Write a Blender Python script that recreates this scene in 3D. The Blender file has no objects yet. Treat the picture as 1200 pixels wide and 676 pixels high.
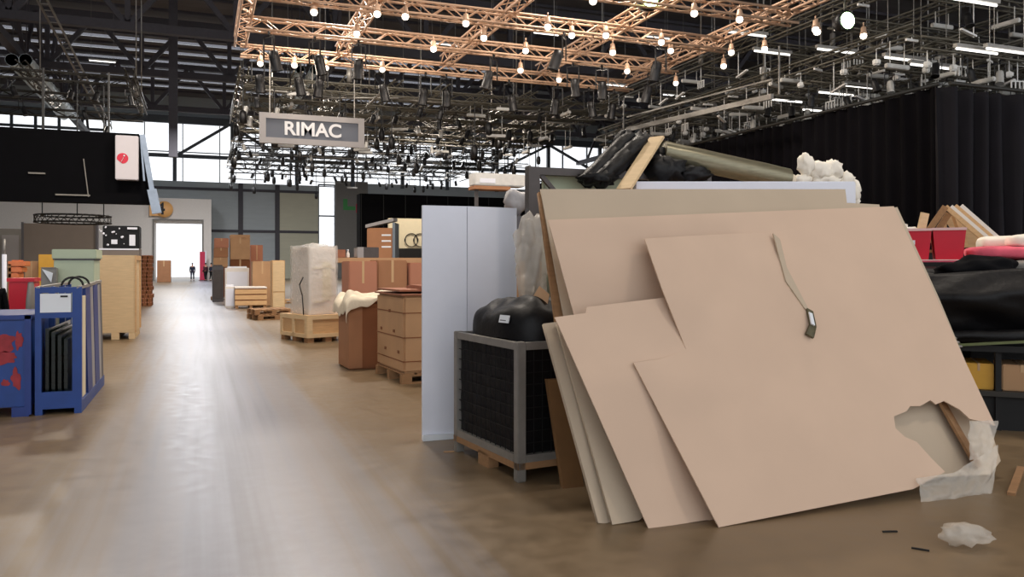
import bpy, bmesh, math, random
from mathutils import Vector, Matrix, noise
from mathutils.geometry import delaunay_2d_cdt
random.seed(7)
C = bpy.context.scene.collection
sc = bpy.context.scene
V = Vector
PI = math.pi
# ------------------------------------------------------------------ camera model (level camera, lens shifted down)
YAW = math.radians(21.2); EYE = 1.6; FOC = 940.0; HZ = 310.0
RT = V((math.cos(YAW), -math.sin(YAW), 0)); FW = V((math.sin(YAW), math.cos(YAW), 0))
CAM = V((0, 0, EYE))
def ray(px, py): return RT*((px-600)/FOC) + FW + V((0, 0, (HZ-py)/FOC))
def P(px, py, d): return CAM + ray(px, py)*d
def onY(px, py, y): r = ray(px, py); return CAM + r*(y/r.y)
def onX(px, py, x): r = ray(px, py); return CAM + r*(x/r.x)
def onZ(px, py, z): r = ray(px, py); return CAM + r*((z-EYE)/r.z)
def onPlane(px, py, p0, n): r = ray(px, py); return CAM + r*(((p0-CAM).dot(n))/(r.dot(n)))
# ------------------------------------------------------------------ materials
def s(r, g, b):
    f = lambda c: (c/255/12.92) if c <= 10 else ((c/255+0.055)/1.055)**2.4
    return (f(r), f(g), f(b), 1)
MATS = {}
def mat(name, col, rough=.6, metal=0, var=.12, scale=6, bump=0, bscale=40, spec=.5, stretch=None, emit=None, estr=0, sheen=0):
    m = bpy.data.materials.new(name); m.use_nodes = True
    nt = m.node_tree; b = nt.nodes['Principled BSDF']
    b.inputs['Roughness'].default_value = rough; b.inputs['Metallic'].default_value = metal
    b.inputs['Specular IOR Level'].default_value = spec
    if sheen: b.inputs['Sheen Weight'].default_value = sheen
    tc = nt.nodes.new('ShaderNodeTexCoord')
    src = tc.outputs['Object']
    if stretch:
        mp = nt.nodes.new('ShaderNodeMapping'); mp.inputs['Scale'].default_value = stretch
        nt.links.new(src, mp.inputs['Vector']); src = mp.outputs['Vector']
    if var:
        n = nt.nodes.new('ShaderNodeTexNoise'); n.inputs['Scale'].default_value = scale; n.inputs['Detail'].default_value = 5
        nt.links.new(src, n.inputs['Vector'])
        mx = nt.nodes.new('ShaderNodeMix'); mx.data_type = 'RGBA'
        lo = tuple(c*(1-var*1.6) for c in col[:3])+(1,); hi = tuple(min(1, c*(1+var*1.6)) for c in col[:3])+(1,)
        mx.inputs[6].default_value = lo; mx.inputs[7].default_value = hi
        nt.links.new(n.outputs['Fac'], mx.inputs[0]); nt.links.new(mx.outputs[2], b.inputs['Base Color'])
    else: b.inputs['Base Color'].default_value = col
    if bump:
        n2 = nt.nodes.new('ShaderNodeTexNoise'); n2.inputs['Scale'].default_value = bscale; n2.inputs['Detail'].default_value = 4
        nt.links.new(src, n2.inputs['Vector'])
        bp = nt.nodes.new('ShaderNodeBump'); bp.inputs['Strength'].default_value = bump; bp.inputs['Distance'].default_value = .02
        nt.links.new(n2.outputs['Fac'], bp.inputs['Height']); nt.links.new(bp.outputs['Normal'], b.inputs['Normal'])
    if emit:
        b.inputs['Emission Color'].default_value = emit; b.inputs['Emission Strength'].default_value = estr
    MATS[name] = m
    return m
def film(name, col, tr, rough=.25, bump=.5, bscale=14):
    m = bpy.data.materials.new(name); m.use_nodes = True; nt = m.node_tree
    b = nt.nodes['Principled BSDF']; b.inputs['Base Color'].default_value = col; b.inputs['Roughness'].default_value = rough
    out = nt.nodes['Material Output']
    t = nt.nodes.new('ShaderNodeBsdfTransparent'); mx = nt.nodes.new('ShaderNodeMixShader'); mx.inputs[0].default_value = 1-tr
    nt.links.new(t.outputs[0], mx.inputs[1]); nt.links.new(b.outputs[0], mx.inputs[2]); nt.links.new(mx.outputs[0], out.inputs[0])
    if bump:
        tc = nt.nodes.new('ShaderNodeTexCoord'); n2 = nt.nodes.new('ShaderNodeTexNoise'); n2.inputs['Scale'].default_value = bscale
        nt.links.new(tc.outputs['Object'], n2.inputs['Vector'])
        bp = nt.nodes.new('ShaderNodeBump'); bp.inputs['Strength'].default_value = bump; bp.inputs['Distance'].default_value = .05
        nt.links.new(n2.outputs['Fac'], bp.inputs['Height']); nt.links.new(bp.outputs['Normal'], b.inputs['Normal'])
    return m
M_card = mat('sheet_cardboard', s(206, 178, 155), .85, var=.05, scale=2.2)
M_card2 = mat('sheet_cardboard_tan', s(200, 160, 122), .8, var=.05, scale=2.5)
M_cardgrey = mat('sheet_cardboard_grey', s(186, 168, 146), .85, var=.05, scale=2)
M_carton = mat('carton_brown', s(160, 112, 78), .8, var=.1, scale=3)
M_carton2 = mat('carton_light', s(182, 142, 104), .8, var=.1, scale=3)
M_carton3 = mat('carton_pink', s(176, 118, 92), .8, var=.06, scale=2)
M_cartond = mat('carton_dark', s(128, 78, 46), .85, var=.12, scale=3)
M_tape = mat('packing_tape', s(196, 160, 118), .35, var=.03)
M_ply = mat('plywood', s(212, 184, 142), .7, var=.12, scale=4, stretch=(1, 1, 8))
M_wood = mat('pale_wood', s(205, 165, 118), .7, var=.16, scale=5, stretch=(1, 8, 8))
M_woodd = mat('pallet_wood', s(150, 112, 76), .8, var=.2, scale=5, stretch=(1, 6, 6))
M_redwood = mat('red_brown_wood', s(150, 95, 70), .8, var=.2, scale=5)
M_white = mat('white_panel', s(226, 228, 238), .5, var=.02)
M_whitep = mat('white_paint', s(225, 218, 210), .6, var=.04)
M_cream = mat('cream_panel', s(222, 210, 178), .6, var=.04)
M_paper = mat('paper', s(225, 228, 232), .7, var=.02)
M_cloth = mat('cream_cloth', s(222, 208, 184), .9, var=.08, scale=8, bump=.3, bscale=20)
M_blue = mat('blue_paint', s(24, 62, 132), .45, var=.18, scale=5)
M_blued = mat('dark_blue_paint', s(24, 50, 118), .45, var=.15, scale=5)
M_redp = mat('worn_red_paint', s(150, 45, 52), .7, var=.3, scale=14)
M_red = mat('red_plastic', s(205, 16, 46), .4, var=.06)
M_pink = mat('pink_cloth', s(220, 90, 110), .8, var=.3, scale=6)
M_orange = mat('orange_plastic', s(214, 120, 70), .5, var=.1)
M_yellow = mat('yellow_plastic', s(214, 160, 50), .5, var=.1)
M_steel = mat('galvanised_steel', s(150, 146, 140), .45, metal=.5, var=.15, scale=9)
M_steeld = mat('dark_steel', s(78, 72, 70), .5, metal=.3, var=.15, scale=9)
M_pale_steel = mat('pale_blue_steel', s(150, 165, 185), .45, metal=.2, var=.15)
M_black = mat('black_plastic_film', s(8, 7, 10), .5, spec=.3, var=.25, bump=.35, bscale=9)
M_blackm = mat('matt_black', s(9, 9, 10), .7, var=.2)
M_blackc = mat('black_fabric', s(5, 5, 8), .95, var=.3, scale=3, spec=.15)
M_drape = mat('black_drape', s(7, 5, 9), .9, var=.3, scale=2, spec=.12)
M_grey = mat('grey_paint', s(128, 124, 118), .6, var=.06)
M_greyd = mat('dark_grey_paint', s(84, 82, 86), .6, var=.05)
M_greyw = mat('grey_brown_wall', s(118, 108, 100), .7, var=.06, scale=2)
M_green = mat('pale_green_panel', s(176, 186, 160), .6, var=.04)
M_warm_alu = mat('warm_lit_aluminium', s(190, 156, 130), .45, metal=.1, var=.1)  # aluminium with the warm lamplight put into its base colour
M_dtruss = mat('dull_aluminium', s(98, 94, 84), .45, metal=.35, var=.2)
M_ktruss = mat('black_truss_paint', s(40, 38, 34), .5, var=.2)
M_can = mat('lamp_can_black', s(20, 19, 21), .45, var=.1)
M_canw = mat('lamp_can_silver', s(205, 202, 196), .35, metal=.1, var=.1)
M_bulb = mat('lit_bulb', s(255, 245, 230), .4, var=0, emit=s(255, 240, 220), estr=5)
M_bulbg = mat('lit_green_white', s(230, 255, 220), .4, var=0, emit=s(205, 255, 180), estr=14)
M_tube = mat('lit_tube', s(255, 255, 250), .4, var=0, emit=s(255, 252, 245), estr=2.2)
M_foil = mat('olive_foil', s(128, 122, 100), .28, metal=.55, var=.25, scale=5, stretch=(1, 12, 12))
M_foam = mat('white_foam', s(236, 228, 214), .8, var=.04, bump=.2, bscale=12)
M_dark_glass = mat('dark_glass', s(26, 34, 34), .12, var=.2)
M_skin = mat('skin', s(190, 140, 115), .6, var=.05)
M_navy = mat('navy_cloth', s(40, 46, 66), .9, var=.1)
M_maroon = mat('maroon_cloth', s(72, 36, 46), .9, var=.1)
M_hair = mat('dark_hair', s(24, 20, 18), .8, var=.1)
M_redflag = mat('red_banner_cloth', s(205, 60, 90), .8, var=.05)
M_clad = mat('grey_green_cladding', s(184, 191, 193), .6, var=.06, scale=.6, stretch=(1, 1, 6))
M_clady = mat('yellow_grey_cladding', s(206, 202, 178), .6, var=.06, scale=.6, stretch=(1, 1, 6))
M_roof = mat('roof_deck', s(112, 108, 110), .85, var=.15, scale=.25, stretch=(1, 5, 1))
M_beam = mat('roof_steel', s(74, 70, 76), .6, var=.12)
M_beamg = mat('window_beam_grey', s(92, 98, 104), .6, var=.1)
M_duct = mat('spiral_duct', s(220, 230, 236), .4, metal=.3, var=.15, stretch=(1, 4, 1))
M_film = film('clear_film', s(226, 218, 206), .6, .3)
M_film2 = film('stretch_wrap', s(232, 228, 222), .62, .2, .5, 9)
M_pane = film('window_glass', (1, 1, 1, 1), .97, .05, 0)
M_roofpane = film('roof_light_sheet', s(120, 120, 120), .9, .3, 0)
for _n in M_roofpane.node_tree.nodes:
    if _n.type == 'BSDF_TRANSPARENT': _n.inputs[0].default_value = (.42, .42, .44, 1)
M_signg = mat('sign_frame_grey', s(150, 146, 145), .5, var=.02)
M_signd = mat('sign_panel_grey', s(88, 92, 102), .5, var=.02)
M_letter = mat('sign_letter_white', s(214, 214, 216), .5, var=0)
M_ink = mat('black_ink', s(18, 18, 20), .6, var=0)
M_logo = mat('logo_red', s(205, 30, 60), .5, var=0)
M_amber = mat('amber_sign', s(240, 180, 110), .5, var=.03)
M_sgreen = mat('green_sign', s(70, 150, 80), .6, var=.05)
# ------------------------------------------------------------------ mesh helpers
SPLIT = {'roll_core', 'glass_fleck', 'foot_blocks', 'corner_post', 'rail', 'duct_hanger', 'leg', 'foot', 'skid', 'skid_block', 'hanger', 'slat', 'end_post', 'pale_scrap', 'top_rail', 'handle_loop', 'hand_hole', 'strap', 'label_strip', 'white_trim', 'green_mark', 'paint_mark', 'shoes', 'bracket', 'board_joint', 'wood_bearer', 'edge_strip', 'batten', 'corner_batten'}
class MB:
    def __init__(self): self.bm = bmesh.new()
    def box(self, x0, x1, y0, y1, z0, z1, mtx=None, bev=0):
        vs = [V((x, y, z)) for z in (z0, z1) for y in (y0, y1) for x in (x0, x1)]
        if mtx: vs = [mtx @ v for v in vs]
        v = [self.bm.verts.new(p) for p in vs]
        fs = [self.bm.faces.new([v[i] for i in f]) for f in ((0, 2, 3, 1), (4, 5, 7, 6), (0, 1, 5, 4), (2, 6, 7, 3), (0, 4, 6, 2), (1, 3, 7, 5))]
        if bev:
            es = {e for f in fs for e in f.edges}
            bmesh.ops.bevel(self.bm, geom=list(es), offset=bev, segments=2, affect='EDGES')
        return self
    def bar(self, p, q, w, h=None):
        """square bar from p to q"""
        p, q = V(p), V(q); h = h or w; L = (q-p).length
        z = (q-p).normalized(); up = V((0, 0, 1)) if abs(z.z) < .95 else V((0, 1, 0))
        x = up.cross(z).normalized(); y = z.cross(x)
        M = Matrix((x, y, z)).transposed().to_4x4(); M.translation = p
        return self.box(-w/2, w/2, -h/2, h/2, 0, L, M)
    def tube(self, p, q, r, r2=None, n=10, cap=True):
        p, q = V(p), V(q); r2 = r if r2 is None else r2
        z = (q-p).normalized(); up = V((0, 0, 1)) if abs(z.z) < .95 else V((0, 1, 0))
        x = up.cross(z).normalized(); y = z.cross(x)
        a = [self.bm.verts.new(p+(x*math.cos(t)+y*math.sin(t))*r) for t in [2*PI*i/n for i in range(n)]]
        b = [self.bm.verts.new(q+(x*math.cos(t)+y*math.sin(t))*r2) for t in [2*PI*i/n for i in range(n)]]
        for i in range(n):
            f = self.bm.faces.new((a[i], a[(i+1) % n], b[(i+1) % n], b[i])); f.smooth = n > 5
        if cap: self.bm.faces.new(a[::-1]); self.bm.faces.new(b)
        return self
    def path(self, pts, r, n=8):
        for a, b in zip(pts, pts[1:]): self.tube(a, b, r, n=n)
        return self
    def lathe(self, prof, n=14, c=(0, 0, 0), mtx=None):
        c = V(c); rings = []
        for r, z in prof:
            ring = []
            for i in range(n):
                t = 2*PI*i/n; p = c+V((r*math.cos(t), r*math.sin(t), z))
                ring.append(self.bm.verts.new(mtx @ p if mtx else p))
            rings.append(ring)
        for a, b in zip(rings, rings[1:]):
            for i in range(n):
                f = self.bm.faces.new((a[i], a[(i+1) % n], b[(i+1) % n], b[i])); f.smooth = True
        self.bm.faces.new(rings[0][::-1]); self.bm.faces.new(rings[-1])
        return self
    def sphere(self, c, r, sub=2, sc_=(1, 1, 1), amp=0, fr=3, seed=0):
        g = bmesh.ops.create_icosphere(self.bm, subdivisions=sub, radius=1)
        for v in g['verts']:
            k = 1+amp*noise.noise(v.co*fr+V((seed*3.1, seed*1.7, seed)))
            v.co = V((v.co.x*r*sc_[0]*k, v.co.y*r*sc_[1]*k, v.co.z*r*sc_[2]*k))+V(c)
        for v in g['verts']:
            for f in v.link_faces: f.smooth = True
        return self
    def prism(self, poly, d):
        """extrude closed 3d polygon by vector d"""
        a = [self.bm.verts.new(V(p)) for p in poly]; b = [self.bm.verts.new(V(p)+V(d)) for p in poly]
        n = len(a)
        self.bm.faces.new(a[::-1]); self.bm.faces.new(b)
        for i in range(n): self.bm.faces.new((a[i], a[(i+1) % n], b[(i+1) % n], b[i]))
        return self
    def grid(self, fn, nu, nv, closeu=False):
        vs = [[self.bm.verts.new(fn(i/nu, j/nv)) for i in range(nu if closeu else nu+1)] for j in range(nv+1)]
        for j in range(nv):
            for i in range(nu):
                i2 = (i+1) % nu if closeu else i+1
                f = self.bm.faces.new((vs[j][i], vs[j][i2], vs[j+1][i2], vs[j+1][i])); f.smooth = True
        return self
    def build(self, name, m, parent=None, loc=None, rz=0, thick=0, sub=0):
        if parent and name in SPLIT:
            bm = self.bm; bm.verts.index_update(); seen = set(); out = None
            for v0 in bm.verts:
                if v0 in seen: continue
                st = [v0]; seen.add(v0); isl = []
                while st:
                    v = st.pop(); isl.append(v)
                    for e in v.link_edges:
                        w = e.other_vert(v)
                        if w not in seen: seen.add(w); st.append(w)
                k = MB(); mp = {v: k.bm.verts.new(v.co) for v in isl}; fs = {f for v in isl for f in v.link_faces}
                for f in fs: g = k.bm.faces.new([mp[v] for v in f.verts]); g.smooth = f.smooth
                o = k._build(name, m, parent, loc, rz, thick, sub); out = out or o
            bm.free(); return out
        return self._build(name, m, parent, loc, rz, thick, sub)
    def _build(self, name, m, parent=None, loc=None, rz=0, thick=0, sub=0):
        me = bpy.data.meshes.new(name)
        bmesh.ops.recalc_face_normals(self.bm, faces=self.bm.faces[:])
        self.bm.to_mesh(me); self.bm.free()
        me.materials.append(m)
        o = bpy.data.objects.new(name, me); C.objects.link(o)
        if parent: o.parent = parent
        if loc is not None: o.location = loc
        if rz: o.rotation_euler.z = rz
        if thick:
            md = o.modifiers.new('solid', 'SOLIDIFY'); md.thickness = thick; md.offset = 0
        if sub:
            md = o.modifiers.new('sub', 'SUBSURF'); md.levels = sub; md.render_levels = sub
        return o
def tag(o, label, cat, group=None, kind=None):
    o['label'] = label; o['category'] = cat
    if group: o['group'] = group
    if kind: o['kind'] = kind
    return o
def thing(name, label, cat, loc=(0, 0, 0), rz=0, group=None):
    o = bpy.data.objects.new(name, None); C.objects.link(o); o.empty_display_size = .1
    o.location = loc; o.rotation_euler.z = rz
    return tag(o, label, cat, group)
def struct(name, mb, m):
    o = mb.build(name, m); o['kind'] = 'structure'; return o
KIDS = {}
def dup(o, loc, rz=0, label=None, group=None):
    r = o.copy(); C.objects.link(r); r.location = loc; r.rotation_euler = (0, 0, rz)
    if label: r['label'] = label
    if group: r['group'] = group
    if o.name not in KIDS: KIDS[o.name] = [(c, list(c.children)) for c in o.children]
    for c, g in KIDS[o.name]:
        k = c.copy(); C.objects.link(k); k.parent = r
        for d in g:
            e = d.copy(); C.objects.link(e); e.parent = k
    return r
def text_mesh(txt, size, depth, bold=0):
    cu = bpy.data.curves.new('t', 'FONT'); cu.body = txt; cu.size = size; cu.extrude = depth; cu.offset = bold
    cu.align_x = 'CENTER'; cu.align_y = 'CENTER'
    o = bpy.data.objects.new('t', cu); C.objects.link(o)
    dg = bpy.context.evaluated_depsgraph_get()
    me = bpy.data.meshes.new_from_object(o.evaluated_get(dg)); bpy.data.objects.remove(o)
    return me
def text_part(name, txt, size, m, parent, loc, rot=(PI/2, 0, 0), bold=0, sx=1):
    me = text_mesh(txt, size, .01, bold); me.materials.clear(); me.materials.append(m)
    o = bpy.data.objects.new(name, me); C.objects.link(o); o.parent = parent; o.location = loc; o.rotation_euler = rot; o.scale.x = sx
    return o
def ordn(i): return ['first', 'second', 'third', 'fourth', 'fifth', 'sixth', 'seventh', 'eighth', 'ninth', 'tenth', 'eleventh', 'twelfth', 'thirteenth', 'fourteenth', 'fifteenth', 'sixteenth'][i]
# ------------------------------------------------------------------ the setting: hall shell
def floor_material():
    m = bpy.data.materials.new('hall_floor'); m.use_nodes = True; nt = m.node_tree; b = nt.nodes['Principled BSDF']
    N = nt.nodes.new; L = nt.links.new
    tc = N('ShaderNodeTexCoord')
    sep = N('ShaderNodeSeparateXYZ'); L(tc.outputs['Object'], sep.inputs[0])
    mp = N('ShaderNodeMapping'); mp.inputs['Scale'].default_value = (4.2, .09, 1); L(tc.outputs['Object'], mp.inputs[0])
    st = N('ShaderNodeTexNoise'); st.inputs['Scale'].default_value = 1.6; st.inputs['Detail'].default_value = 6; L(mp.outputs[0], st.inputs['Vector'])
    big = N('ShaderNodeTexNoise'); big.inputs['Scale'].default_value = .5; big.inputs['Detail'].default_value = 6; L(tc.outputs['Object'], big.inputs['Vector'])
    fine = N('ShaderNodeTexNoise'); fine.inputs['Scale'].default_value = 7; fine.inputs['Detail'].default_value = 8; L(tc.outputs['Object'], fine.inputs['Vector'])
    # worn traffic lane along the aisle, daylight reflection partly put into its colour: |x-0.35| < 1.3
    sub = N('ShaderNodeMath'); sub.operation = 'SUBTRACT'; sub.inputs[1].default_value = .22; L(sep.outputs['X'], sub.inputs[0])
    ab = N('ShaderNodeMath'); ab.operation = 'ABSOLUTE'; L(sub.outputs[0], ab.inputs[0])
    wob = N('ShaderNodeMath'); wob.operation = 'MULTIPLY_ADD'; wob.inputs[1].default_value = 1.6; L(st.outputs['Fac'], wob.inputs[0]); L(ab.outputs[0], wob.inputs[2])
    mr = N('ShaderNodeMapRange'); mr.inputs['From Min'].default_value = 1.1; mr.inputs['From Max'].default_value = 2.05
    mr.inputs['To Min'].default_value = 1; mr.inputs['To Max'].default_value = 0; L(wob.outputs[0], mr.inputs['Value'])
    c1 = N('ShaderNodeMix'); c1.data_type = 'RGBA'; c1.inputs[6].default_value = s(98, 80, 56); c1.inputs[7].default_value = s(126, 105, 78); L(big.outputs['Fac'], c1.inputs[0])
    c2 = N('ShaderNodeMix'); c2.data_type = 'RGBA'; c2.inputs[6].default_value = s(84, 86, 94); c2.inputs[7].default_value = s(176, 182, 202); L(st.outputs['Fac'], c2.inputs[0])
    ml = N('ShaderNodeMath'); ml.operation = 'MULTIPLY'; ml.inputs[1].default_value = .78; L(mr.outputs[0], ml.inputs[0])
    c3 = N('ShaderNodeMix'); c3.data_type = 'RGBA'; L(ml.outputs[0], c3.inputs[0]); L(c1.outputs[2], c3.inputs[6]); L(c2.outputs[2], c3.inputs[7])
    c4 = N('ShaderNodeMix'); c4.data_type = 'RGBA'; c4.blend_type = 'OVERLAY'; c4.inputs[0].default_value = .3; L(c3.outputs[2], c4.inputs[6]); L(fine.outputs['Fac'], c4.inputs[7])
    hs = N('ShaderNodeHueSaturation'); hs.inputs['Saturation'].default_value = .95; L(c4.outputs[2], hs.inputs['Color'])
    L(hs.outputs[0], b.inputs['Base Color'])
    r = N('ShaderNodeMapRange'); r.inputs['To Min'].default_value = .26; r.inputs['To Max'].default_value = .5; L(fine.outputs['Fac'], r.inputs['Value']); L(r.outputs[0], b.inputs['Roughness'])
    return m
XL, XR, YB, ZR = -46, 72, 95, 20
struct('floor', MB().box(XL-1, XR+1, -14, YB+18, -.3, 0), floor_material())
# back wall: cladding below, window band above, bright tall window beside the grey panel
wb = MB()
wb.box(XL, -4.7, YB, YB+.4, 0, 10.7); wb.box(-4.7, .3, YB, YB+.4, 6.1, 10.7); wb.box(.3, 12.7, YB, YB+.4, 0, 10.7)
wb.box(14.7, XR, YB, YB+.4, 0, 11.2); wb.box(XL, XR, YB, YB+.4, 17.2, ZR)
struct('wall_back', wb, M_clad)
struct('wall_left', MB().box(XL-.4, XL, -14, YB, 0, ZR), M_clad)
struct('wall_right', MB().box(XR, XR+.4, -14, YB, 0, ZR), M_clad)
def wx(px): return onY(px, 300, YB).x
t = MB()
for px in (282, 325): t.box(wx(px)-.25, wx(px)+.25, YB-.15, YB, 0, 10.7)
t.box(1.1, 12.7, YB-.14, YB, 5.2, 5.5); t.box(XL, 12.7, YB-.14, YB, 9.8, 10.1); t.box(13.2, 19, YB-.15, YB, 0, .2)
struct('trim_1', t, M_beam)
t = MB(); t.box(wx(325)+.25, 12.7, YB-.08, YB-.002, 0, 9.8); struct('wall_panel', t, M_clady)
# window band: frame, glass, brace steel
def window(name, x0, x1, z0, z1, nx, nz, fw=.14):
    m = MB()
    for i in range(nx+1):
        x = x0+(x1-x0)*i/nx; m.box(x-fw/2, x+fw/2, YB+.05, YB+.3, z0, z1)
    for j in range(nz+1):
        z = z0+(z1-z0)*j/nz; m.box(x0, x1, YB+.06, YB+.29, z-fw/2, z+fw/2)
    o = struct(name, m, M_beamg)
    g = MB().box(x0, x1, YB+.16, YB+.17, z0, z1).build('window_pane', M_pane, o); 
    return o
window('window_1', XL, -9.5, 10.7, 17.2, 17, 5, .28)
window('window_2', -9.5, 44, 10.7, 17.2, 14, 2, .1)
window('window_3', 44, XR, 10.7, 17.2, 8, 2)
window('window_4', 12.75, 14.65, 0, 10.9, 1, 3, .16)
t = MB()
t.box(XL, XR, YB-1.0, YB-.6, 16.9, 17.7); t.box(XL, XR, YB-.9, YB-.6, 13.2, 13.6)
for i, px in enumerate((205, 272, 347, 412, 470, 522, 580, 640, 700)):
    x = wx(px); t.box(x-.2, x+.2, YB-.9, YB-.5, 10.7, ZR)
    x2 = wx(px+62)
    if i % 2 == 0: t.bar((x, YB-.7, 13.3), (x2, YB-.7, 17), .3)
    else: t.bar((x2, YB-.7, 13.3), (x, YB-.7, 17), .3)
struct('beam', t, M_beamg)
# white portal housing round the far door
t = MB(); y0 = 88
t.box(-24, -4.5, y0, YB-.16, 0, 8.3); t.box(-4.5, .25, y0, YB-.16, 6.05, 8.3); t.box(.25, 1.0, y0, YB-.16, 0, 8.3)
struct('wall_portal', t, M_whitep)
t = MB(); t.box(-4.52, -4.36, y0-.1, y0-.002, 0, 6.2); t.box(.1, .26, y0-.1, y0-.002, 0, 6.2); t.box(-4.36, .1, y0-.1, y0-.002, 6.06, 6.2)
struct('door_1', t, M_grey)
# roof: deck with roof-light slots, purlins, main trusses
deck = MB()
slots = [(68+3.6*k, 69.1+3.6*k) for k in range(7)]
sl_x = (-40, 26); y = -14
for a, b in slots:
    deck.box(XL, XR, y, a, ZR, ZR+.05); deck.box(XL, sl_x[0], a, b, ZR, ZR+.05); deck.box(sl_x[1], XR, a, b, ZR, ZR+.05); y = b
deck.box(XL, XR, y, YB+.4, ZR, ZR+.05)
struct('ceiling', deck, M_roof)
for i, (a, b) in enumerate(slots):
    w = struct('window_%d' % (5+i), MB().box(sl_x[0], sl_x[1], a, b, ZR+.06, ZR+.08), M_roofpane)
pl = MB()
for k in range(16):
    y = 37.7+k*3.6
    pl.box(XL, XR, y-.1, y+.1, ZR-.2, ZR-.005)
struct('beam', pl, M_beam)
for y in (52, 64, 78):
    m = MB()
    m.box(XL, XR, y-.3, y+.3, ZR-.9, ZR-.45); m.box(XL, XR, y-.25, y+.25, 15.3, 15.8)
    x = XL
    while x < XR-6:
        m.bar((x, y, 15.6), (x+3, y, ZR-.7), .3); m.bar((x+3, y, ZR-.7), (x+6, y, 15.6), .3); m.box(x-.15, x+.15, y-.15, y+.15, 15.6, ZR-.7); x += 6
    struct('beam', m, M_beam)
m = MB()
for x in (-29, -10.7, 8, 27, 46):
    m.box(x-.25, x+.25, 44, YB-.2, 14.6, 15.1)
    yy = 44
    while yy < 90: m.bar((x, yy, 15), (x, yy+4, ZR-.6), .22); m.bar((x, yy+4, ZR-.6), (x, yy+8, 15), .22); yy += 8
struct('beam', m, M_beam)
p = onY(203, 100, 60)
struct('column', MB().box(p.x-.28, p.x+.28, 59.7, 60.3, 9.0, ZR), M_beam)
# ------------------------------------------------------------------ trusses
TR = {}
def truss_mesh(L, w=.31, r=.034, bay=.42):
    key = (round(L, 2), w, r)
    if key in TR: return TR[key]
    a = MB(); h = w/2
    for y in (-h, h):
        for z in (-h, h): a.tube((0, y, z), (L, y, z), r, n=6)
    b = MB(); n = max(1, int(L/bay))
    for i in range(n):
        x0, x1 = L*i/n, L*(i+1)/n
        if i % 2: x0, x1 = x1, x0
        for q in (-h, h):
            b.tube((x0, q, -h), (x1, q, h), r*.5, n=4, cap=False); b.tube((x0, -h, q), (x1, h, q), r*.5, n=4, cap=False)
    TR[key] = (a, b); 
    oa = a.build('box_truss', M_warm_alu); ob = b.build('lacing', M_warm_alu)
    TR[key] = (oa.data, ob.data); bpy.data.objects.remove(oa); bpy.data.objects.remove(ob)
    return TR[key]
def truss(x0, y0, z, L, axis, m, label, group, w=.31, r=.034, cat='truss', bay=.42):
    ma, mb = truss_mesh(L, w, r, bay)
    o = bpy.data.objects.new('box_truss', ma); C.objects.link(o)
    k = bpy.data.objects.new('lacing', mb); C.objects.link(k); k.parent = o
    for q in (o, k):
        if q.data.materials[0] != m:
            q.material_slots[0].link = 'OBJECT'; q.material_slots[0].material = m
    o.location = (x0, y0, z); o.rotation_euler.z = PI/2 if axis == 'y' else 0
    tag(o, label, cat, group)
    return o
# fixtures -----------------------------------------------------------
def make_bulb_lamp():
    t = thing('pendant_lamp', 'x', 'lamp')
    MB().tube((0, 0, 0), (0, 0, -.1), .02, n=6).lathe([(.02, -.1), (.06, -.12), (.075, -.24), (.1, -.3), (.03, -.29)], 12).build('lamp_housing', M_warm_alu, t)
    MB().sphere((0, 0, -.35), .085, 2).build('bulb', M_bulb, t)
    return t
def make_can():
    t = thing('spotlight', 'x', 'spotlight'); t.scale = (1.25,)*3
    M = Matrix.Rotation(.35, 4, 'X')
    MB().lathe([(.03, .12), (.1, .1), (.115, -.02), (.115, -.28), (.13, -.3), (.13, -.34), (.1, -.33)], 10, (0, 0, -.42), Matrix.Translation((0, 0, -.1)) @ M).build('lamp_body', M_can, t)
    MB().bar((-.15, 0, -.12), (-.15, 0, -.6), .025).bar((.15, 0, -.12), (.15, 0, -.6), .025).bar((-.16, 0, -.12), (.16, 0, -.12), .03).tube((0, 0, 0), (0, 0, -.13), .03, n=6).build('yoke', M_can, t)
    return t
bulb0 = make_bulb_lamp(); can0 = make_can(); PLACED = []
first = {'b': True, 'c': True}
def place(kind, loc, label, group, rz=0, m=None):
    o0 = bulb0 if kind == 'b' else can0
    if first[kind]:
        first[kind] = False; o = o0; o.location = loc; o.rotation_euler.z = rz; o['label'] = label; o['group'] = group
    else: o = dup(o0, loc, rz, label, group)
    if m:
        for k in o.children:
            if k.name.startswith('lamp_'): k.material_slots[0].link = 'OBJECT'; k.material_slots[0].material = m
    return o
GX = [1.1, 4.1, 7.5, 10.9, 14.3]; GY = [25.3, 22.4, 19.6, 16.8]; GZ = 8.0
cross = ['farthest row', 'second row from the far edge', 'third row from the far edge', 'fourth row from the far edge']
for j, y in enumerate(GY):
    truss(GX[0], y, GZ, GX[-1]-GX[0]+.1, 'x', M_warm_alu, 'tan box truss crossing the near lamp grid, '+cross[j], 'near lamp grid trusses')
for i, x in enumerate(GX):
    truss(x, 13.5, GZ+.3, GY[0]-13.5+.15, 'y', M_warm_alu, 'tan box truss running towards the far wall, %s from left in near lamp grid' % ordn(i), 'near lamp grid trusses')
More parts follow.
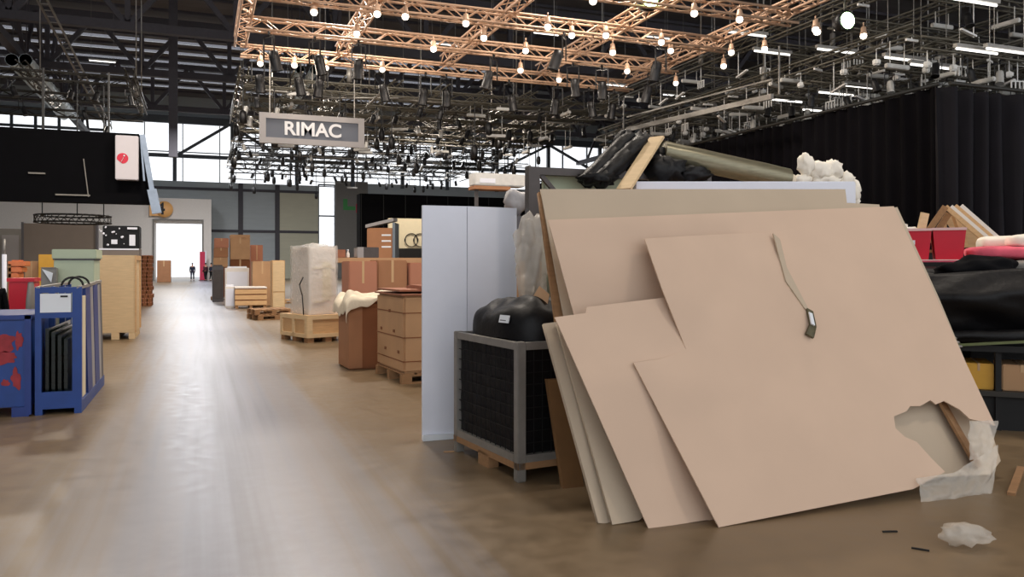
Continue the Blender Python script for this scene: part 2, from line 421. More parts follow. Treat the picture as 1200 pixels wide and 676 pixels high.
# lit bulbs, read off the photo against the grid plane
lamps = [(368, 15), (442, 17), (475, 20), (546, 28), (567, 45), (508, 58), (616, 60), (642, 32), (670, 42), (710, 42), (695, 2), (828, 9), (883, 16), (857, 62), (718, 62), (786, 60), (735, 84), (896, 58), (957, 38), (1040, 3), (305, 75), (345, 77), (382, 80), (448, 82), (655, 94), (775, 50), (1130, 2), (418, 40), (610, 83), (792, 98), (848, 78), (958, 38)]
lamps = sorted(set(lamps))
for i, (px, py) in enumerate(lamps):
    q = onZ(px, py, GZ-.52)
    j = min(range(4), key=lambda k: abs(GY[k]-q.y))
    q = onY(px, py, GY[j]) if abs(GY[j]-q.y) < .7 else q
    q.y = max(q.y, 16)
    place('b', (q.x, q.y, q.z+.36), 'lit white bulb lamp under the tan near lamp grid, number %d counted from the left' % (i+1), 'bulb lamps of the near grid', i)
cans = [(0, .5), (0, 1.6), (0, 2.4), (0, 4.2), (0, 5.7), (0, 6.4), (0, 8.6), (0, 10.4), (0, 11.6), (0, 12.6), (1, .6), (1, 1.8), (1, 3.0), (1, 7.0), (1, 9.6), (1, 10.6), (1, 12.4), (2, 8), (2, 11)]
for i, (j, x) in enumerate(cans):
    n = sum(1 for c in cans[:i] if c[0] == j)
    place('c', (GX[0]+x, GY[j]-.02, GZ-.15), 'black spotlight under the tan truss %s, %s from left' % (cross[j], ordn(n)), 'spotlights of the near grid', random.uniform(-1, 1))
# two strong green white lamps
for px, py, lab in ((993, 24, 'glaring green white round lamp at the right end of the lamp grid'), (762, 0, 'glaring green white round lamp cut by the top picture edge')):
    q = P(px, py, 19.5)
    t = thing('flood_lamp', lab, 'lamp', q)
    MB().sphere((0, 0, 0), .2, 3, (1, .55, 1)).build('lens', M_bulbg, t)
    MB().lathe([(.2, 0), (.27, .02), (.2, .3), (.06, .36)], 16, mtx=Matrix.Rotation(-PI/2, 4, 'X')).build('reflector_housing', M_can, t)
    MB().bar((0, .1, .2), (0, .1, 20-q.z), .03).build('drop_rod', M_dtruss, t)
# farther grids: dark trusses, spots, drop rods
def far_grid(xs, ys, z, m, where, nspot, seed, pale=.1, rods=6, w=.3, hang=.9):
    rnd = random.Random(seed)
    for j, y in enumerate(ys):
        truss(xs[0], y, z, xs[-1]-xs[0], 'x', m, 'dull box truss crossing %s, %s row from the front' % (where, ordn(j)), 'trusses '+where, w, .03, bay=.6)
    for i, x in enumerate(xs):
        truss(x, ys[0], z+.34, ys[-1]-ys[0], 'y', m, 'dull box truss running lengthwise %s, %s from left' % (where, ordn(i)), 'trusses '+where, w, .03, bay=.6)
    for k in range(nspot):
        for _ in range(40):
            y = rnd.choice(ys); x = rnd.uniform(xs[0], xs[-1])
            if all((x-a)**2+(y-b)**2+(z-c)**2 > .5 for a, b, c in PLACED): break
        else: continue
        PLACED.append((x, y, z)); p_ = rnd.random() < pale
        o_ = place('c', (x, y, z-.15), ('silver' if p_ else 'black')+' spotlight hanging in the cluttered truss grid '+where, ('silver' if p_ else 'black')+' spotlights '+where, rnd.uniform(-3, 3), M_canw if p_ else None); o_.scale = (.85,)*3
    spots = [(x, y) for x in xs for y in ys]; rnd.shuffle(spots)
    for x, y in spots[:rods]:
        x += rnd.uniform(-.1, .1)
        o = MB().tube((0, 0, 0), (0, 0, ZR-z-.16), .025, n=6).tube((0, 0, .1), (0, 0, .6), .09, n=8).build('hanger_rod', M_steel, None, (x, y, z+.16))
        tag(o, 'thin vertical hanger rod holding the truss grid '+where, 'rod', 'hanger rods '+where)
far_grid([1.4, 3.2, 5, 6.8, 8.6, 10.4, 12.2, 14, 15.8], [29, 31, 33, 35, 37, 39], 7.9, M_dtruss, 'above the wrapped crate', 34, 1, .2, 12)
far_grid([2, 4.5, 7, 9.5, 12, 14.5, 17, 19.5], [44, 47, 50, 53, 56, 59, 62, 65], 8.8, M_ktruss, 'over the black far stand', 70, 2, .15, 14)
far_grid([17.2, 19.2, 21.2, 23.2, 25.2, 27.2], [15.5, 17.5, 19.5, 21.5, 24, 27, 30, 33], 7.3, M_dtruss, 'over the black curtain stand', 90, 3, .4, 8)
far_grid([-13, -9.5, -6, -2.5], [33, 37, 41], 8.4, M_ktruss, 'above the black fascia on the left', 14, 4, .1, 5)
far_grid([17.2, 20, 23, 26, 29], [15.5, 18.5, 21.5, 25, 29, 33], 8.7, M_dtruss, 'high above the black curtain stand', 16, 6, .5, 8)
GA = ([1.4, 3.2, 5, 6.8, 8.6, 10.4, 12.2, 14, 15.8], [29, 31, 33, 35, 37, 39], 7.9)
GB = ([2, 4.5, 7, 9.5, 12, 14.5, 17, 19.5], [44, 47, 50, 53, 56, 59, 62, 65], 8.8)
GC = ([17.2, 19.2, 21.2, 23.2, 25.2, 27.2], [15.5, 17.5, 19.5, 21.5, 24, 27, 30, 33], 7.3)
GD = ([17.2, 20, 23, 26, 29], [15.5, 18.5, 21.5, 25, 29, 33], 8.7)
# battens, hoists and pipes clamped under the same trusses
def scatter(name, label, cat, group, fn, m, n, grids, seed, drops, gap=.35):
    rnd = random.Random(seed); proto = {}
    for k in range(n):
        xs, ys, z = grids[k % len(grids)]; d_ = drops[k % len(drops)]
        for _ in range(60):
            if rnd.random() < .6: y = rnd.choice(ys); x = rnd.uniform(xs[0], xs[-1]); zt = z-.14
            else: x = rnd.choice(xs); y = rnd.uniform(ys[0], ys[-1]); zt = z+.34-.14
            if all((x-a)**2+(y-b)**2+(z-c)**2 > gap for a, b, c in PLACED): break
        else: continue
        PLACED.append((x, y, z)); rz = rnd.choice((0, PI/2, rnd.uniform(-.5, .5)))
        if d_ not in proto: o = proto[d_] = fn(d_).build(name, m); tag(o, label, cat, group); o.location = (x, y, zt); o.rotation_euler.z = rz
        else: dup(proto[d_], (x, y, zt), rz)
def batten(d):
    m = MB(); m.box(-.4, .4, -.06, .06, -d-.12, -d, bev=.02).bar((-.25, 0, -d-.01), (-.25, 0, 0), .02).bar((.25, 0, -d-.01), (.25, 0, 0), .02); return m
def clampl(d):
    m = MB()
    if d < .1: m.box(-.2, .2, -.03, .03, -d-.06, -d).bar((0, 0, -d-.01), (0, 0, 0), .02)
    elif d < .4: m.box(-.09, .09, -.08, .08, -d-.16, -d, bev=.03).bar((0, 0, -d-.01), (0, 0, 0), .02).box(-.05, .05, -.1, -.079, -d-.12, -d-.03)
    elif d < .6:
        m.box(-.2, .2, -.02, .02, -d, -d+.03).bar((0, 0, -d), (0, 0, 0), .02)
        for x in (-.18, -.06, .06, .18): m.bar((x, 0, -d+.01), (x, 0, -d-.24), .03)
    else: m.box(-.28, .28, -.05, .05, -d-.05, -d, Matrix.Rotation(.25, 4, 'Y')).bar((0, 0, -d-.1), (0, 0, 0), .02)
    return m
def hoist(d):
    m = MB(); m.lathe([(.04, -d-.5), (.11, -d-.46), (.13, -d-.25), (.11, -d-.05), (.04, -d)], 10).tube((0, 0, -d-.02), (0, 0, 0), .02, n=5); return m
def pipe(d):
    m = MB(); m.tube((-1.5, 0, -d), (1.5, 0, -d), .035, n=8).bar((-.9, 0, -d), (-.9, 0, 0), .02).bar((.9, 0, -d), (.9, 0, 0), .02); return m
scatter('light_batten', 'short silver light batten clamped in the trusses above the black curtain stand', 'light batten', 'silver battens above the curtain stand', batten, M_canw, 90, [GC, GD, GC], 11, [.1, .35, .6])
scatter('work_lamp', 'small silver box lamp clamped in the trusses above the black curtain stand', 'lamp', 'silver box lamps above the curtain stand', clampl, mat('lamp_white', s(236, 234, 230), .4, var=.02), 230, [GC, GC, GD], 15, [.05, .3, .55, .8], .09)
scatter('light_batten', 'short silver light batten clamped in the trusses left of the black curtain', 'light batten', 'silver battens left of the curtain', batten, M_canw, 44, [GA, GB], 12, [.1, .4, .8])
scatter('chain_hoist', 'black chain hoist hanging among the trusses beyond the tan lamp grid', 'hoist', 'chain hoists beyond the lamp grid', hoist, M_can, 80, [GA, GB, GB], 13, [.2, .6, 1.0, 1.6])
scatter('lighting_pipe', 'thin pale lighting pipe slung among the cluttered trusses', 'pipe', 'lighting pipes in the trusses', pipe, M_steel, 60, [GA, GB, GC], 14, [.15, .5, .9])
a, b = onX(735, 152, 15.6), onX(905, 113, 15.6)
tag(MB().bar(a, b, .1, .16).bar(a+V((0, 0, .5)), b+V((0, 0, .5)), .05).bar(a+V((0, .3, 0)), a+V((0, .3, 1.2)), .04).bar(b-V((0, .3, 0)), b+V((0, -.3, 1.4)), .04).build('pale_rail', M_steel), 'long pale rail running back above the left end of the black curtain', 'rail')
# lit tubes of the hall
tubes = [(520, 52, 40), (640, 40, 42), (770, 44, 40), (905, 62, 26), (720, 100, 40), (790, 112, 45), (875, 40, 24), (590, 92, 45), (1180, 60, 20), (1145, 60, 20), (980, 60, 24), (1140, 2, 17), (120, 72, 48), (330, 150, 60), (980, 110, 26), (1010, 102, 25), (920, 118, 27), (960, 130, 28), (1060, 70, 22), (1090, 78, 22)]
for i, (px, py, d) in enumerate(sorted(tubes)):
    q = P(px, py, d); t = thing('tube_light', 'slim lit white tube light among the overhead trusses, number %d counted from the left' % (i+1), 'light', q, 0, 'tube lights overhead')
    MB().box(-.75, .75, -.06, .06, .03, .12).bar((-.6, 0, .1), (-.6, 0, 20-q.z), .012).bar((.6, 0, .1), (.6, 0, 20-q.z), .012).build('lamp_housing', M_steel, t)
    MB().tube((-.7, 0, 0), (.7, 0, 0), .03, n=8).build('lamp_tube', M_tube, t)
# ducts and cable trays high up
def duct(px, py, y0, y1, z, label, r=.45):
    q = onZ(px, py, z); y1 += q.y-y0; y0 = q.y
    m = MB(); n = int((y1-y0)/1.2)
    m.tube((0, 0, 0), (0, y1-y0, 0), r, n=16)
    for k in range(n): m.tube((0, k*1.2, 0), (0, k*1.2+.12, 0), r*1.06, n=16)
    o = thing('air_duct', label, 'duct', (q.x, y0, z)); m.build('duct_pipe', M_duct, o)
    h = MB()
    for k in range(0, n, 4): h.bar((0, k*1.2+.3, r), (0, k*1.2+.3, 19.9-z), .06)
    h.build('duct_hanger', M_beam, o)
duct(14, 70, 46, 66, 14.2, 'pale spiral air duct at top left, left one of the pair', .36)
duct(30, 70, 46, 66, 14.2, 'pale spiral air duct at top left, right one of the pair', .36)
duct(352, 82, 46, 62, 13.8, 'pale spiral air duct above the hanging sign, left one of the pair', .26)
duct(368, 82, 46, 62, 13.8, 'pale spiral air duct above the hanging sign, right one of the pair', .26)
q0, q1 = onZ(60, 20, 11.5), onZ(128, 150, 11.5)
a = P(60, 20, 30); b = P(128, 150, 52)
m = MB(); dv = (b-a).normalized(); sd = dv.cross(V((0, 0, 1))).normalized()*.16
for k in (-1, 1): m.bar(a-dv*6+sd*k, b+sd*k, .05, .1)
for k in range(40): c = a-dv*6+(b-a+dv*6)*(k/40); m.bar(c-sd, c+sd, .03)
tag(m.build('cable_tray', M_steel), 'long slanting pale cable ladder at the upper left', 'cable tray')
# ------------------------------------------------------------------ hanging sign with white capitals
ys = GY[0]-.35
c0 = onY(304, 133, ys); c1 = onY(427, 170, ys); w = c1.x-c0.x; zt = onY(365, 135, ys).z; zb = onY(365, 170, ys).z
t = thing('hanging_sign', 'grey hanging sign with white capital letters under the truss grid', 'sign', ((c0.x+c1.x)/2, ys, zb))
hh = zt-zb
fr = MB(); fr.box(-w/2, w/2, 0, .12, 0, .19*hh); fr.box(-w/2, w/2, 0, .12, hh*.82, hh); fr.box(-w/2, -w/2+.17*hh*1.2, 0, .12, .19*hh, .82*hh); fr.box(w/2-.17*hh*1.2, w/2, 0, .12, .19*hh, .82*hh)
fr.build('sign_frame', M_signg, t)
MB().box(-w/2+.2*hh, w/2-.2*hh, .03, .1, .18*hh, .83*hh).build('sign_panel', M_signd, t)
text_part('sign_lettering', 'RIMAC', hh*.62, M_letter, t, (0, .02, hh*.5), bold=.014, sx=1.02)
MB().bar((-w/2+.3, .06, hh), (-w/2+.3, .06, GZ-.1-zb), .03).bar((w/2-.3, .06, hh), (w/2-.3, .06, GZ-.1-zb), .03).build('hanger', M_steel, t)
# ------------------------------------------------------------------ black fascia at left with white lightbox
yf = 31
f0 = onY(0, 155, yf); f1 = onY(163, 157, yf); f2 = onY(183, 237, yf); zt, zb = f1.z, onY(120, 238, yf).z
t = thing('stand_fascia', 'long black hanging stand fascia at the upper left', 'fascia', (0, yf, zb))
MB().prism([(-14, 0, 0), (f2.x, 0, 0), (f1.x, 0, zt-zb), (-14, 0, zt-zb)], (0, .5, 0)).build('fascia_board', M_blackc, t)
m = MB()
for x in (-12, -8, -5, -3): m.bar((x, .25, zt-zb), (x, .25, 8.3-zb), .06)
m.build('hanger', M_ktruss, t)
m = MB(); m.bar((-4.6, -.04, .25), (-3.55, -.04, .25), .05); m.bar((-3.6, -.04, .2), (-3.75, -.04, 1.5), .03); m.bar((-5.4, -.04, .95), (-4.9, -.04, .95), .05); m.build('pale_scrap', M_grey, t)
e0 = onY(167, 158, yf-.3); e1 = onY(178, 222, yf-.3); e2 = onY(184, 250, yf-.3)
m = MB(); m.bar(e0, e1, .16); m.bar(e1, e2, .3); m.bar(onY(165, 160, yf-.3), onY(169, 212, yf-.3), .06)
tag(m.build('edge_strut', M_pale_steel), 'pale blue steel strut slanting down the end of the black fascia', 'strut')
b0 = onY(135, 158, yf-.45); b1 = onY(162, 211, yf-.45)
t = thing('lightbox_sign', 'white box sign with a red round logo on the black fascia', 'sign', ((b0.x+b1.x)/2, yf-.45, b1.z))
w, h = b1.x-b0.x, b0.z-b1.z
MB().box(-w/2, w/2, 0, .4, 0, h, bev=.02).build('sign_box', mat('sign_white', s(206, 200, 204), .5, var=.02), t)
R_ = w*.25; pts = [(-w/2+.02, -.01, h*.5-R_*.8)]
pts = [(-w*.18+R_*math.cos(a), -.012, h*.48+R_*math.sin(a)) for a in [math.radians(-95+i*290/24) for i in range(25)]]
MB().prism([p for p in pts if p[0] > -w/2+.01], (0, .01, 0)).build('logo_disc', M_logo, t)
m = MB(); m.sphere((-w*.11, -.016, h*.48+R_*.5), R_*.2, 1, (1, .15, 1)); m.bar((-w*.13, -.018, h*.48+R_*.2), (-w*.24, -.018, h*.48-R_*.7), R_*.3, .01)
m.build('logo_letter', M_letter, t)
# ------------------------------------------------------------------ boxes, pallets
def carton(name, label, cat, x, y, z, w, d, h, m, rz=0, group=None, tape=True, flap=0):
    """cardboard carton, origin at bottom front-left corner"""
    t = thing(name, label, cat, (x, y, z), rz, group)
    MB().box(0, w, 0, d, 0, h, bev=min(.02, w*.03)).build('carton_body', m, t)
    if tape:
        MB().box(w*.46, w*.54, -.004, d+.004, h-.001, h+.003).box(w*.46, w*.54, -.004, .0005, h*.72, h).build('packing_tape', M_tape, t)
    if flap:
        MB().box(0, w, -.01, .004, h, h+flap).box(-.004, .01, 0, d, h, h+flap*.8).build('flap', m, t)
    return t
def pallet_meshes(w, d, h=.145):
    a = MB(); n = 6
    for i in range(n): x = w*(i+.1)/n; a.box(x, x+w/n*.78, 0, d, h-.022, h)
    b = MB()
    for y in (0, d/2-.05, d-.1): b.box(0, w, y, y+.1, h-.044, h-.022)
    c = MB()
    for y in (0, d/2-.05, d-.1):
        for x in (0, w/2-.07, w-.14): c.box(x, x+.14, y, y+.1, .022, h-.044)
        c.box(0, w, y, y+.1, 0, .022)
    return a, b, c
def pallet(label, x, y, z, w=1.2, d=.8, rz=0, m=M_woodd, group=None):
    t = thing('pallet', label, 'pallet', (x, y, z), rz, group)
    a, b, c = pallet_meshes(w, d)
    a.build('deck_boards', m, t); b.build('stringer', m, t); c.build('foot_blocks', m, t)
    return t
# --- right of the aisle: wrapped block on a crate
cz = .56
cr = math.radians(20); CO = V((2.03, 16.75, 0))
t = thing('wooden_crate', 'low pale wooden crate carrying the film wrapped white block', 'crate', CO, cr)
w, d = .95, 1.22
m = MB(); m.box(0, w, 0, d, .1, cz, bev=.005).build('crate_body', M_wood, t)
m = MB(); m.box(-.02, .1, -.025, 0, .1, cz); m.box(w-.1, w+.02, -.025, 0, .1, cz); m.box(.1, w-.1, -.025, 0, cz-.09, cz); m.box(.1, w-.1, -.025, 0, .1, .18)
m.box(-.025, 0, 0, .1, .1, cz); m.box(-.025, 0, d/2-.05, d/2+.05, .1, cz); m.box(-.025, 0, d-.1, d, .1, cz); m.box(-.026, 0, .1, d-.1, cz-.09, cz); m.box(-.025, 0, .1, d-.1, .1, .18); m.build('batten', M_ply, t)
m = MB()
for x in (0, w/2-.07, w-.14):
    for y in (0, d/2-.08, d-.16): m.box(x, x+.14, y, y+.16, 0, .1)
m.build('skid_block', M_woodd, t)
M20 = Matrix.Rotation(cr, 4, 'Z')
t = thing('wrapped_block', 'tall white block wrapped in clear stretch film on the low crate', 'wrapped goods', CO+M20 @ V((.1, .12, cz)), cr)
bw, bd, bh = .64, .85, 1.44
MB().box(.02, bw-.02, .02, bd-.02, 0, bh-.04, bev=.02).build('white_cabinet', mat('wrapped_white', s(222, 212, 200), .6, var=.05), t)
MB().box(.3, .5, -.002, .021, .3, 1.1).box(.1, .34, -.002, .021, .25, .28).box(.1, .58, -.002, .021, .95, .98).build('cabinet_panel', M_cream, t)
def wrapf(u, v):
    a = u*4; k = int(a) % 4; f = a-int(a)
    c = [(0, 0), (bw, 0), (bw, bd), (0, bd)]; p, q = c[k], c[(k+1) % 4]
    x, y = p[0]+(q[0]-p[0])*f, p[1]+(q[1]-p[1])*f
    n = noise.noise(V((x*4, y*4, v*9)))*.02
    kx = 1-.05*max(0, v-.9)*10*.2
    return V((bw/2+(x-bw/2)*(1+n)*kx*1.02, bd/2+(y-bd/2)*(1+n)*kx*1.02, v*(bh+.03*noise.noise(V((x*5, y*5, 3))))))
m = MB(); m.grid(wrapf, 40, 26, True)
m.sphere((bw*.45, bd*.4, bh-.02), .22, 3, (1.3, 1.2, .32), .6, 4)
m.build('stretch_film', M_film2, t)
m = MB(); m.path([V((-.03, .2, 0)), V((-.06, .2, .4)), V((-.1, .25, .62)), V((-.04, .2, .78))], .012); m.build('strap', M_blackm, t)
# --- pallets lying flat beyond
for k, (px, py, z, rz) in enumerate(((334, 372, 0, .35), (330, 368, .15, .25))):
    q = onZ(px, 374, 0)
    pallet(('bottom' if k == 0 else 'top')+' one of two flat pallets on the aisle floor', q.x-.75, q.y-.2+k*.08, z, 1.1, 1.1, rz-.1, M_woodd)
q = onZ(312, 357, 0)
pallet('flat pale pallet lying behind the two stacked pallets', q.x+.1, q.y+.6, 0, 1.4, 1.0, .2, M_wood)
# --- carton stacks at the far end of the right side
def sp(px, py): return onZ(px, py, 0)
def hz(py, d): return EYE+(HZ-py)/FOC*d
base = sp(250, 348); Yb = base.y   # ~38
def X(px, y): return onY(px, 300, y).x
Y1 = 36.5
def span(px0, px1, y): return X(px0, y), X(px1, y)-X(px0, y)
def dep(px, y): r = ray(px, 300); return y/r.y
def rowz(px, py, y): return hz(py, dep(px, y))
def wbox(name, label, cat, px0, px1, pyt, pyb, y, d, m, tape=True, group=None, floor=False, flap=0, fn=None):
    x, w = span(px0, px1, y); zb = 0 if floor else rowz(px0, pyb, y); zt = rowz(px0, pyt, y)
    return carton(name, label, cat, x, y, zb, w, d, zt-zb, m, 0, group, tape, flap)
x, w = span(250, 268, 38.5)
z1 = rowz(250, 313, 38.5)
carton('shipping_carton', 'dark carton at the foot of the far left carton pile by the aisle', 'carton', x, 38.5, .15, w, 1.2, z1-.15, M_cartond)
pallet('pallet under the far carton pile beside the bright aisle', x-.1, 38.4, 0, 2.2, 1.3)
h = (rowz(250, 279, 38.5)-z1)/3
for k, nm in enumerate(('lowest', 'middle', 'topmost')):
    carton('shipping_carton', '%s brown carton of the three stacked at the aisle end' % nm, 'carton', x+.02*k, 38.5, z1+h*k, w-.04, 1, h, (M_carton2, M_carton, M_carton3)[k], 0, 'far carton stack')
x2, w2 = span(270, 293, 38.5)
carton('shipping_carton', 'tall dark carton under the large brown carton far right of aisle', 'carton', x2, 38.55, .15, w2, 1.1, rowz(270, 304, 38.5)-.15, M_cartond)
h = rowz(270, 278, 38.5)-rowz(270, 304, 38.5)
carton('shipping_carton', 'large light brown carton on top of the far carton pile', 'carton', x2, 38.5, rowz(270, 304, 38.5), w2, 1.1, h, M_carton2, flap=.12)
wbox('shipping_carton', 'reddish brown carton behind the grey boxes of the far pile', 'carton', 294, 308, 287, 352, 40, 1.2, M_carton3, floor=True)
# white appliance-like crates in front
def panelbox(name, label, cat, px0, px1, pyt, y, d, m, m2, pyb=None):
    x, w = span(px0, px1, y); zb = 0 if pyb is None else rowz(px0, pyb, y); h = rowz(px0, pyt, y)-zb
    t = thing(name, label, cat, (x, y, zb)); MB().box(0, w, 0, d, 0, h, bev=.01).build('cabinet_body', m, t)
    MB().box(w*.06, w*.94, -.02, .001, h*.08, h*.9).build('front_panel', m2, t)
    MB().box(w*.1, w*.9, d*.1, d*.9, h, h+.06).build('top_lid', m2, t)
    return t
panelbox('white_cabinet', 'white boxy cabinet standing before the far carton pile', 'cabinet', 264, 292, 314, 33.5, .9, M_whitep, M_white)
panelbox('dark_cabinet', 'narrow dark cabinet standing at the aisle edge of the far pile', 'cabinet', 249, 262, 312, 36.6, 1.2, M_greyd, M_steeld)
panelbox('white_low_cabinet', 'small white cabinet left of the low brown crate', 'cabinet', 264, 275, 336, 31.5, .8, M_whitep, M_white)
x, w = span(276, 312, 30.8)
t = thing('low_crate', 'low brown slatted crate in front of the white cabinet', 'crate', (x, 30.8, 0))
hb = rowz(276, 338, 30.8); MB().box(0, w, 0, 1.1, .1, hb).build('crate_body', M_cartond, t)
m = MB()
for k in range(3): m.box(-.02, w+.02, -.03, 0, .12+k*(hb-.12)/3, .12+(k+.8)*(hb-.12)/3)
m.build('slat', M_wood, t); m = MB().box(-.02, w+.02, -.03, 1.12, hb, hb+.05); m.build('lid', M_whitep, t); m = MB(); m.box(0, .1, 0, 1.1, 0, .1); m.box(w-.1, w, 0, 1.1, 0, .1); m.box(w/2-.05, w/2+.05, 0, 1.1, 0, .1); m.build('skid', M_woodd, t)
x, w = span(296, 319, 32.3)
carton('shipping_carton', 'light brown carton standing between white cabinet and pale upright panel', 'carton', x, 32.3, 0, w, 1, rowz(296, 306, 32.3), M_carton2)
x, w = span(319, 334, 27)
t = thing('pale_cupboard', 'tall pale wood cupboard left of the film wrapped block', 'cupboard', (x, 27, 0)); h = rowz(319, 305, 27)
MB().box(0, w, 0, .8, 0, h, bev=.01).build('cupboard_body', M_wood, t); MB().box(.02, w-.02, -.02, .001, h*.42, h-.03).build('door', M_ply, t); MB().box(.02, w-.02, -.02, .001, .05, h*.4).build('drawer_front', M_ply, t)
# --- row of tall brown cartons behind the wrapped bin
yR = 15.4
xs = [X(408, yR), X(443, yR), X(480, yR), X(516, yR)]
labs = ['tall brown carton with a dark left side behind the cloth covered bin', 'tall brown carton in the middle of the row behind the bin', 'tall brown carton partly hidden behind the white folding panel']
for k in range(3):
    zt = rowz(425, 306, yR)-(.0, -.02, .03)[k]
    carton('tall_carton', labs[k], 'carton', xs[k]+.015, yR+(.0, .12, .05)[k], .146, xs[k+1]-xs[k]-.03, .85, zt-.146, (M_carton3, M_carton, M_carton3)[k], 0, 'row of tall cartons', True)
    pallet('pallet under the tall carton %s' % ('by the wrapped block', 'in the middle of the carton row', 'behind the white folding panel')[k], xs[k]+.02, yR+(.0, .12, .05)[k], 0, xs[k+1]-xs[k]-.04, .85)
t = thing('long_board', 'long pale board lying across behind the tall brown cartons', 'board', (X(386, 18.5), 18.5, 0))
bz = rowz(440, 302, 18.5); MB().box(0, 3.2, 0, .5, bz-.12, bz, bev=.01).build('board_top', M_carton2, t); MB().box(.05, .15, .05, .45, 0, bz-.12).box(1.5, 1.6, .05, .45, 0, bz-.12).box(3.0, 3.1, .05, .45, 0, bz-.12).build('leg', M_wood, t)
# things standing on / behind that board
def small(name, label, cat, px0, px1, pyt, pyb, y, d, m, m2=None):
    x, w = span(px0, px1, y); zb = rowz(px0, pyb, y); zt = rowz(px0, pyt, y)
    t = thing(name, label, cat, (x, y, zb)); MB().box(0, w, 0, d, 0, zt-zb, bev=.01).build('case_body', m, t)
    if m2: MB().box(-.012, .001, .02, d-.02, .02, zt-zb-.02).box(0, w*.28, -.012, .001, .0, zt-zb).build('end_panel', m2, t)
    return t
q = small('shipping_carton', 'flat reddish brown carton on the long pale board', 'carton', 386, 405, 292, 301.6, 18.55, .4, M_redwood); q.location.z = bz
q = small('equipment_case', 'black case with a pale grey end on the long pale board', 'case', 419, 444, 289, 301.5, 18.55, .42, M_steeld, M_signg); q.location.z = bz
x, w = span(409, 413, 18.55)
t = thing('white_bottle', 'small white bottle on the board beside the black case', 'bottle', (x, 18.7, bz)); MB().lathe([(.035, 0), (.04, .02), (.04, .1), (.018, .13), (.018, .16)], 12).build('bottle_body', M_whitep, t); MB().lathe([(.022, .16), (.022, .19)], 12).build('cap', M_white, t)
# slanted crate with grey lid
yC = 30; t = thing('tilted_case', 'large tilted packing case with grey lid beside the cream logo wall', 'case', (X(430, yC), yC, 0), -.35)
zc0, zc1 = rowz(430, 302, yC), rowz(430, 267, yC); wc = 1.0
MB().box(0, wc*.95, 0, 1.1, .02, zc1, bev=.02).build('case_body', M_carton, t)
MB().prism([(-.05, -.05, zc1), (wc, -.05, zc1+.25), (wc, 1.15, zc1+.3), (-.05, 1.15, zc1+.05)], (0, 0, .12)).build('lid', M_signg, t)
MB().box(wc*.96, wc*1.06, -.06, 1.14, .02, zc1+.2).build('side_panel', mat('slate_blue', s(110, 120, 130), .6), t)
m = MB()
for k in range(3): m.box(wc*.55, wc*.9, -.01, .001, zc1-.3-k*.22, zc1-.24-k*.22)
m.build('label_strip', M_paper, t)
# far black stand and cream wall with four rings
yS = 52
x0, x1 = X(422, yS), X(640, yS); zt = rowz(500, 229, yS)
t = thing('stand_wall', 'far black exhibition stand wall under the clutter of trusses', 'stand wall', (x0, yS, 0))
MB().box(0, x1-x0, 0, .4, 0, zt).build('wall_board', M_blackc, t); MB().box(0, .4, .4, 1.2, 0, zt).build('side_board', M_blackc, t)
m = MB()
for k in range(9): m.box(k*(x1-x0)/9+.05, k*(x1-x0)/9+.1, -.02, 0, 0, zt)
m.build('board_joint', M_blackm, t)
yA = 42; a0, a1 = X(456, yA), X(545, yA); zb, zt = 0, rowz(480, 256, yA)
t = thing('logo_wall', 'cream wall with a black outlined ring logo before the black stand', 'stand wall', (a0, yA, 0))
MB().box(0, a1-a0, 0, .3, 0, zt).build('wall_board', M_cream, t)
MB().box(-.04, a1-a0, -.02, .001, 0, rowz(480, 291, yA)).build('dark_plinth', M_blackm, t)
m = MB(); rr = (rowz(480, 272, yA)-rowz(480, 289, yA))/2*.72; cz_ = rowz(480, 281.2, yA); cx = X(482, yA)-a0
rr = abs(X(482, yA)-X(474.5, yA))
for k in range(4):
    c = V((cx+k*rr*1.38, -.02, cz_)); n = 28
    for i in range(n):
        a, b = 2*PI*i/n, 2*PI*(i+1)/n
        m.bar(c+V((rr*math.cos(a), 0, rr*math.sin(a))), c+V((rr*math.cos(b), 0, rr*math.sin(b))), .075, .03)
m.build('logo_rings', M_ink, t)
# grey panel, green marks, red square
yG = YB-.6
t = thing('wall_poster_board', 'tall grey board with green marks and a red square on the far wall', 'board', (X(393, yG), yG, 0))
wG = X(431, yG)-X(393, yG); hG = rowz(400, 212, yG); MB().box(0, wG, 0, .3, 0, hG).build('board_panel', M_grey, t)
m = MB(); gx = .9; gz = rowz(400, 246, yG)
m.prism([(gx, -.03, gz), (gx+1.4, -.03, gz), (gx+1.4, -.03, gz+.45), (gx+.5, -.03, gz+.45), (gx+.5, -.03, gz+1.3), (gx, -.03, gz+1.3)], (0, .03, 0))
m.box(gx+1.6, gx+2.6, -.03, 0, gz+.9, gz+1.5); m.build('green_mark', M_sgreen, t)
m = MB(); m.box(gx+1.5, gx+2.7, -.03, 0, gz-.3, gz+.75); m.build('red_square', M_logo, t); m = MB(); m.box(gx+1.85, gx+2.3, -.04, -.03, gz+.0, gz+.45); m.build('white_symbol', M_letter, t)
# sign with number above the portal
q = onY(185, 245, 87.5)
t = thing('gate_sign', 'amber round gate sign with the number four above the far doorway', 'sign', (q.x, 87.5, q.z))
MB().lathe([(.1, -.06), (.95, -.06), (.95, .06), (.1, .06)], 28, mtx=Matrix.Translation((.7, 0, 0)) @ Matrix.Rotation(PI/2, 4, 'X')).build('sign_disc', M_amber, t)
MB().box(-.9, .9, .02, .06, -.8, .8).build('sign_plate', M_amber, t); t.scale = (.85,)*3
text_part('sign_number', '4', 1.9, M_ink, t, (.3, -.09, 0), bold=.05)
MB().box(-.4, .8, .06, .5, -.1, .1).build('bracket', M_steel, t)
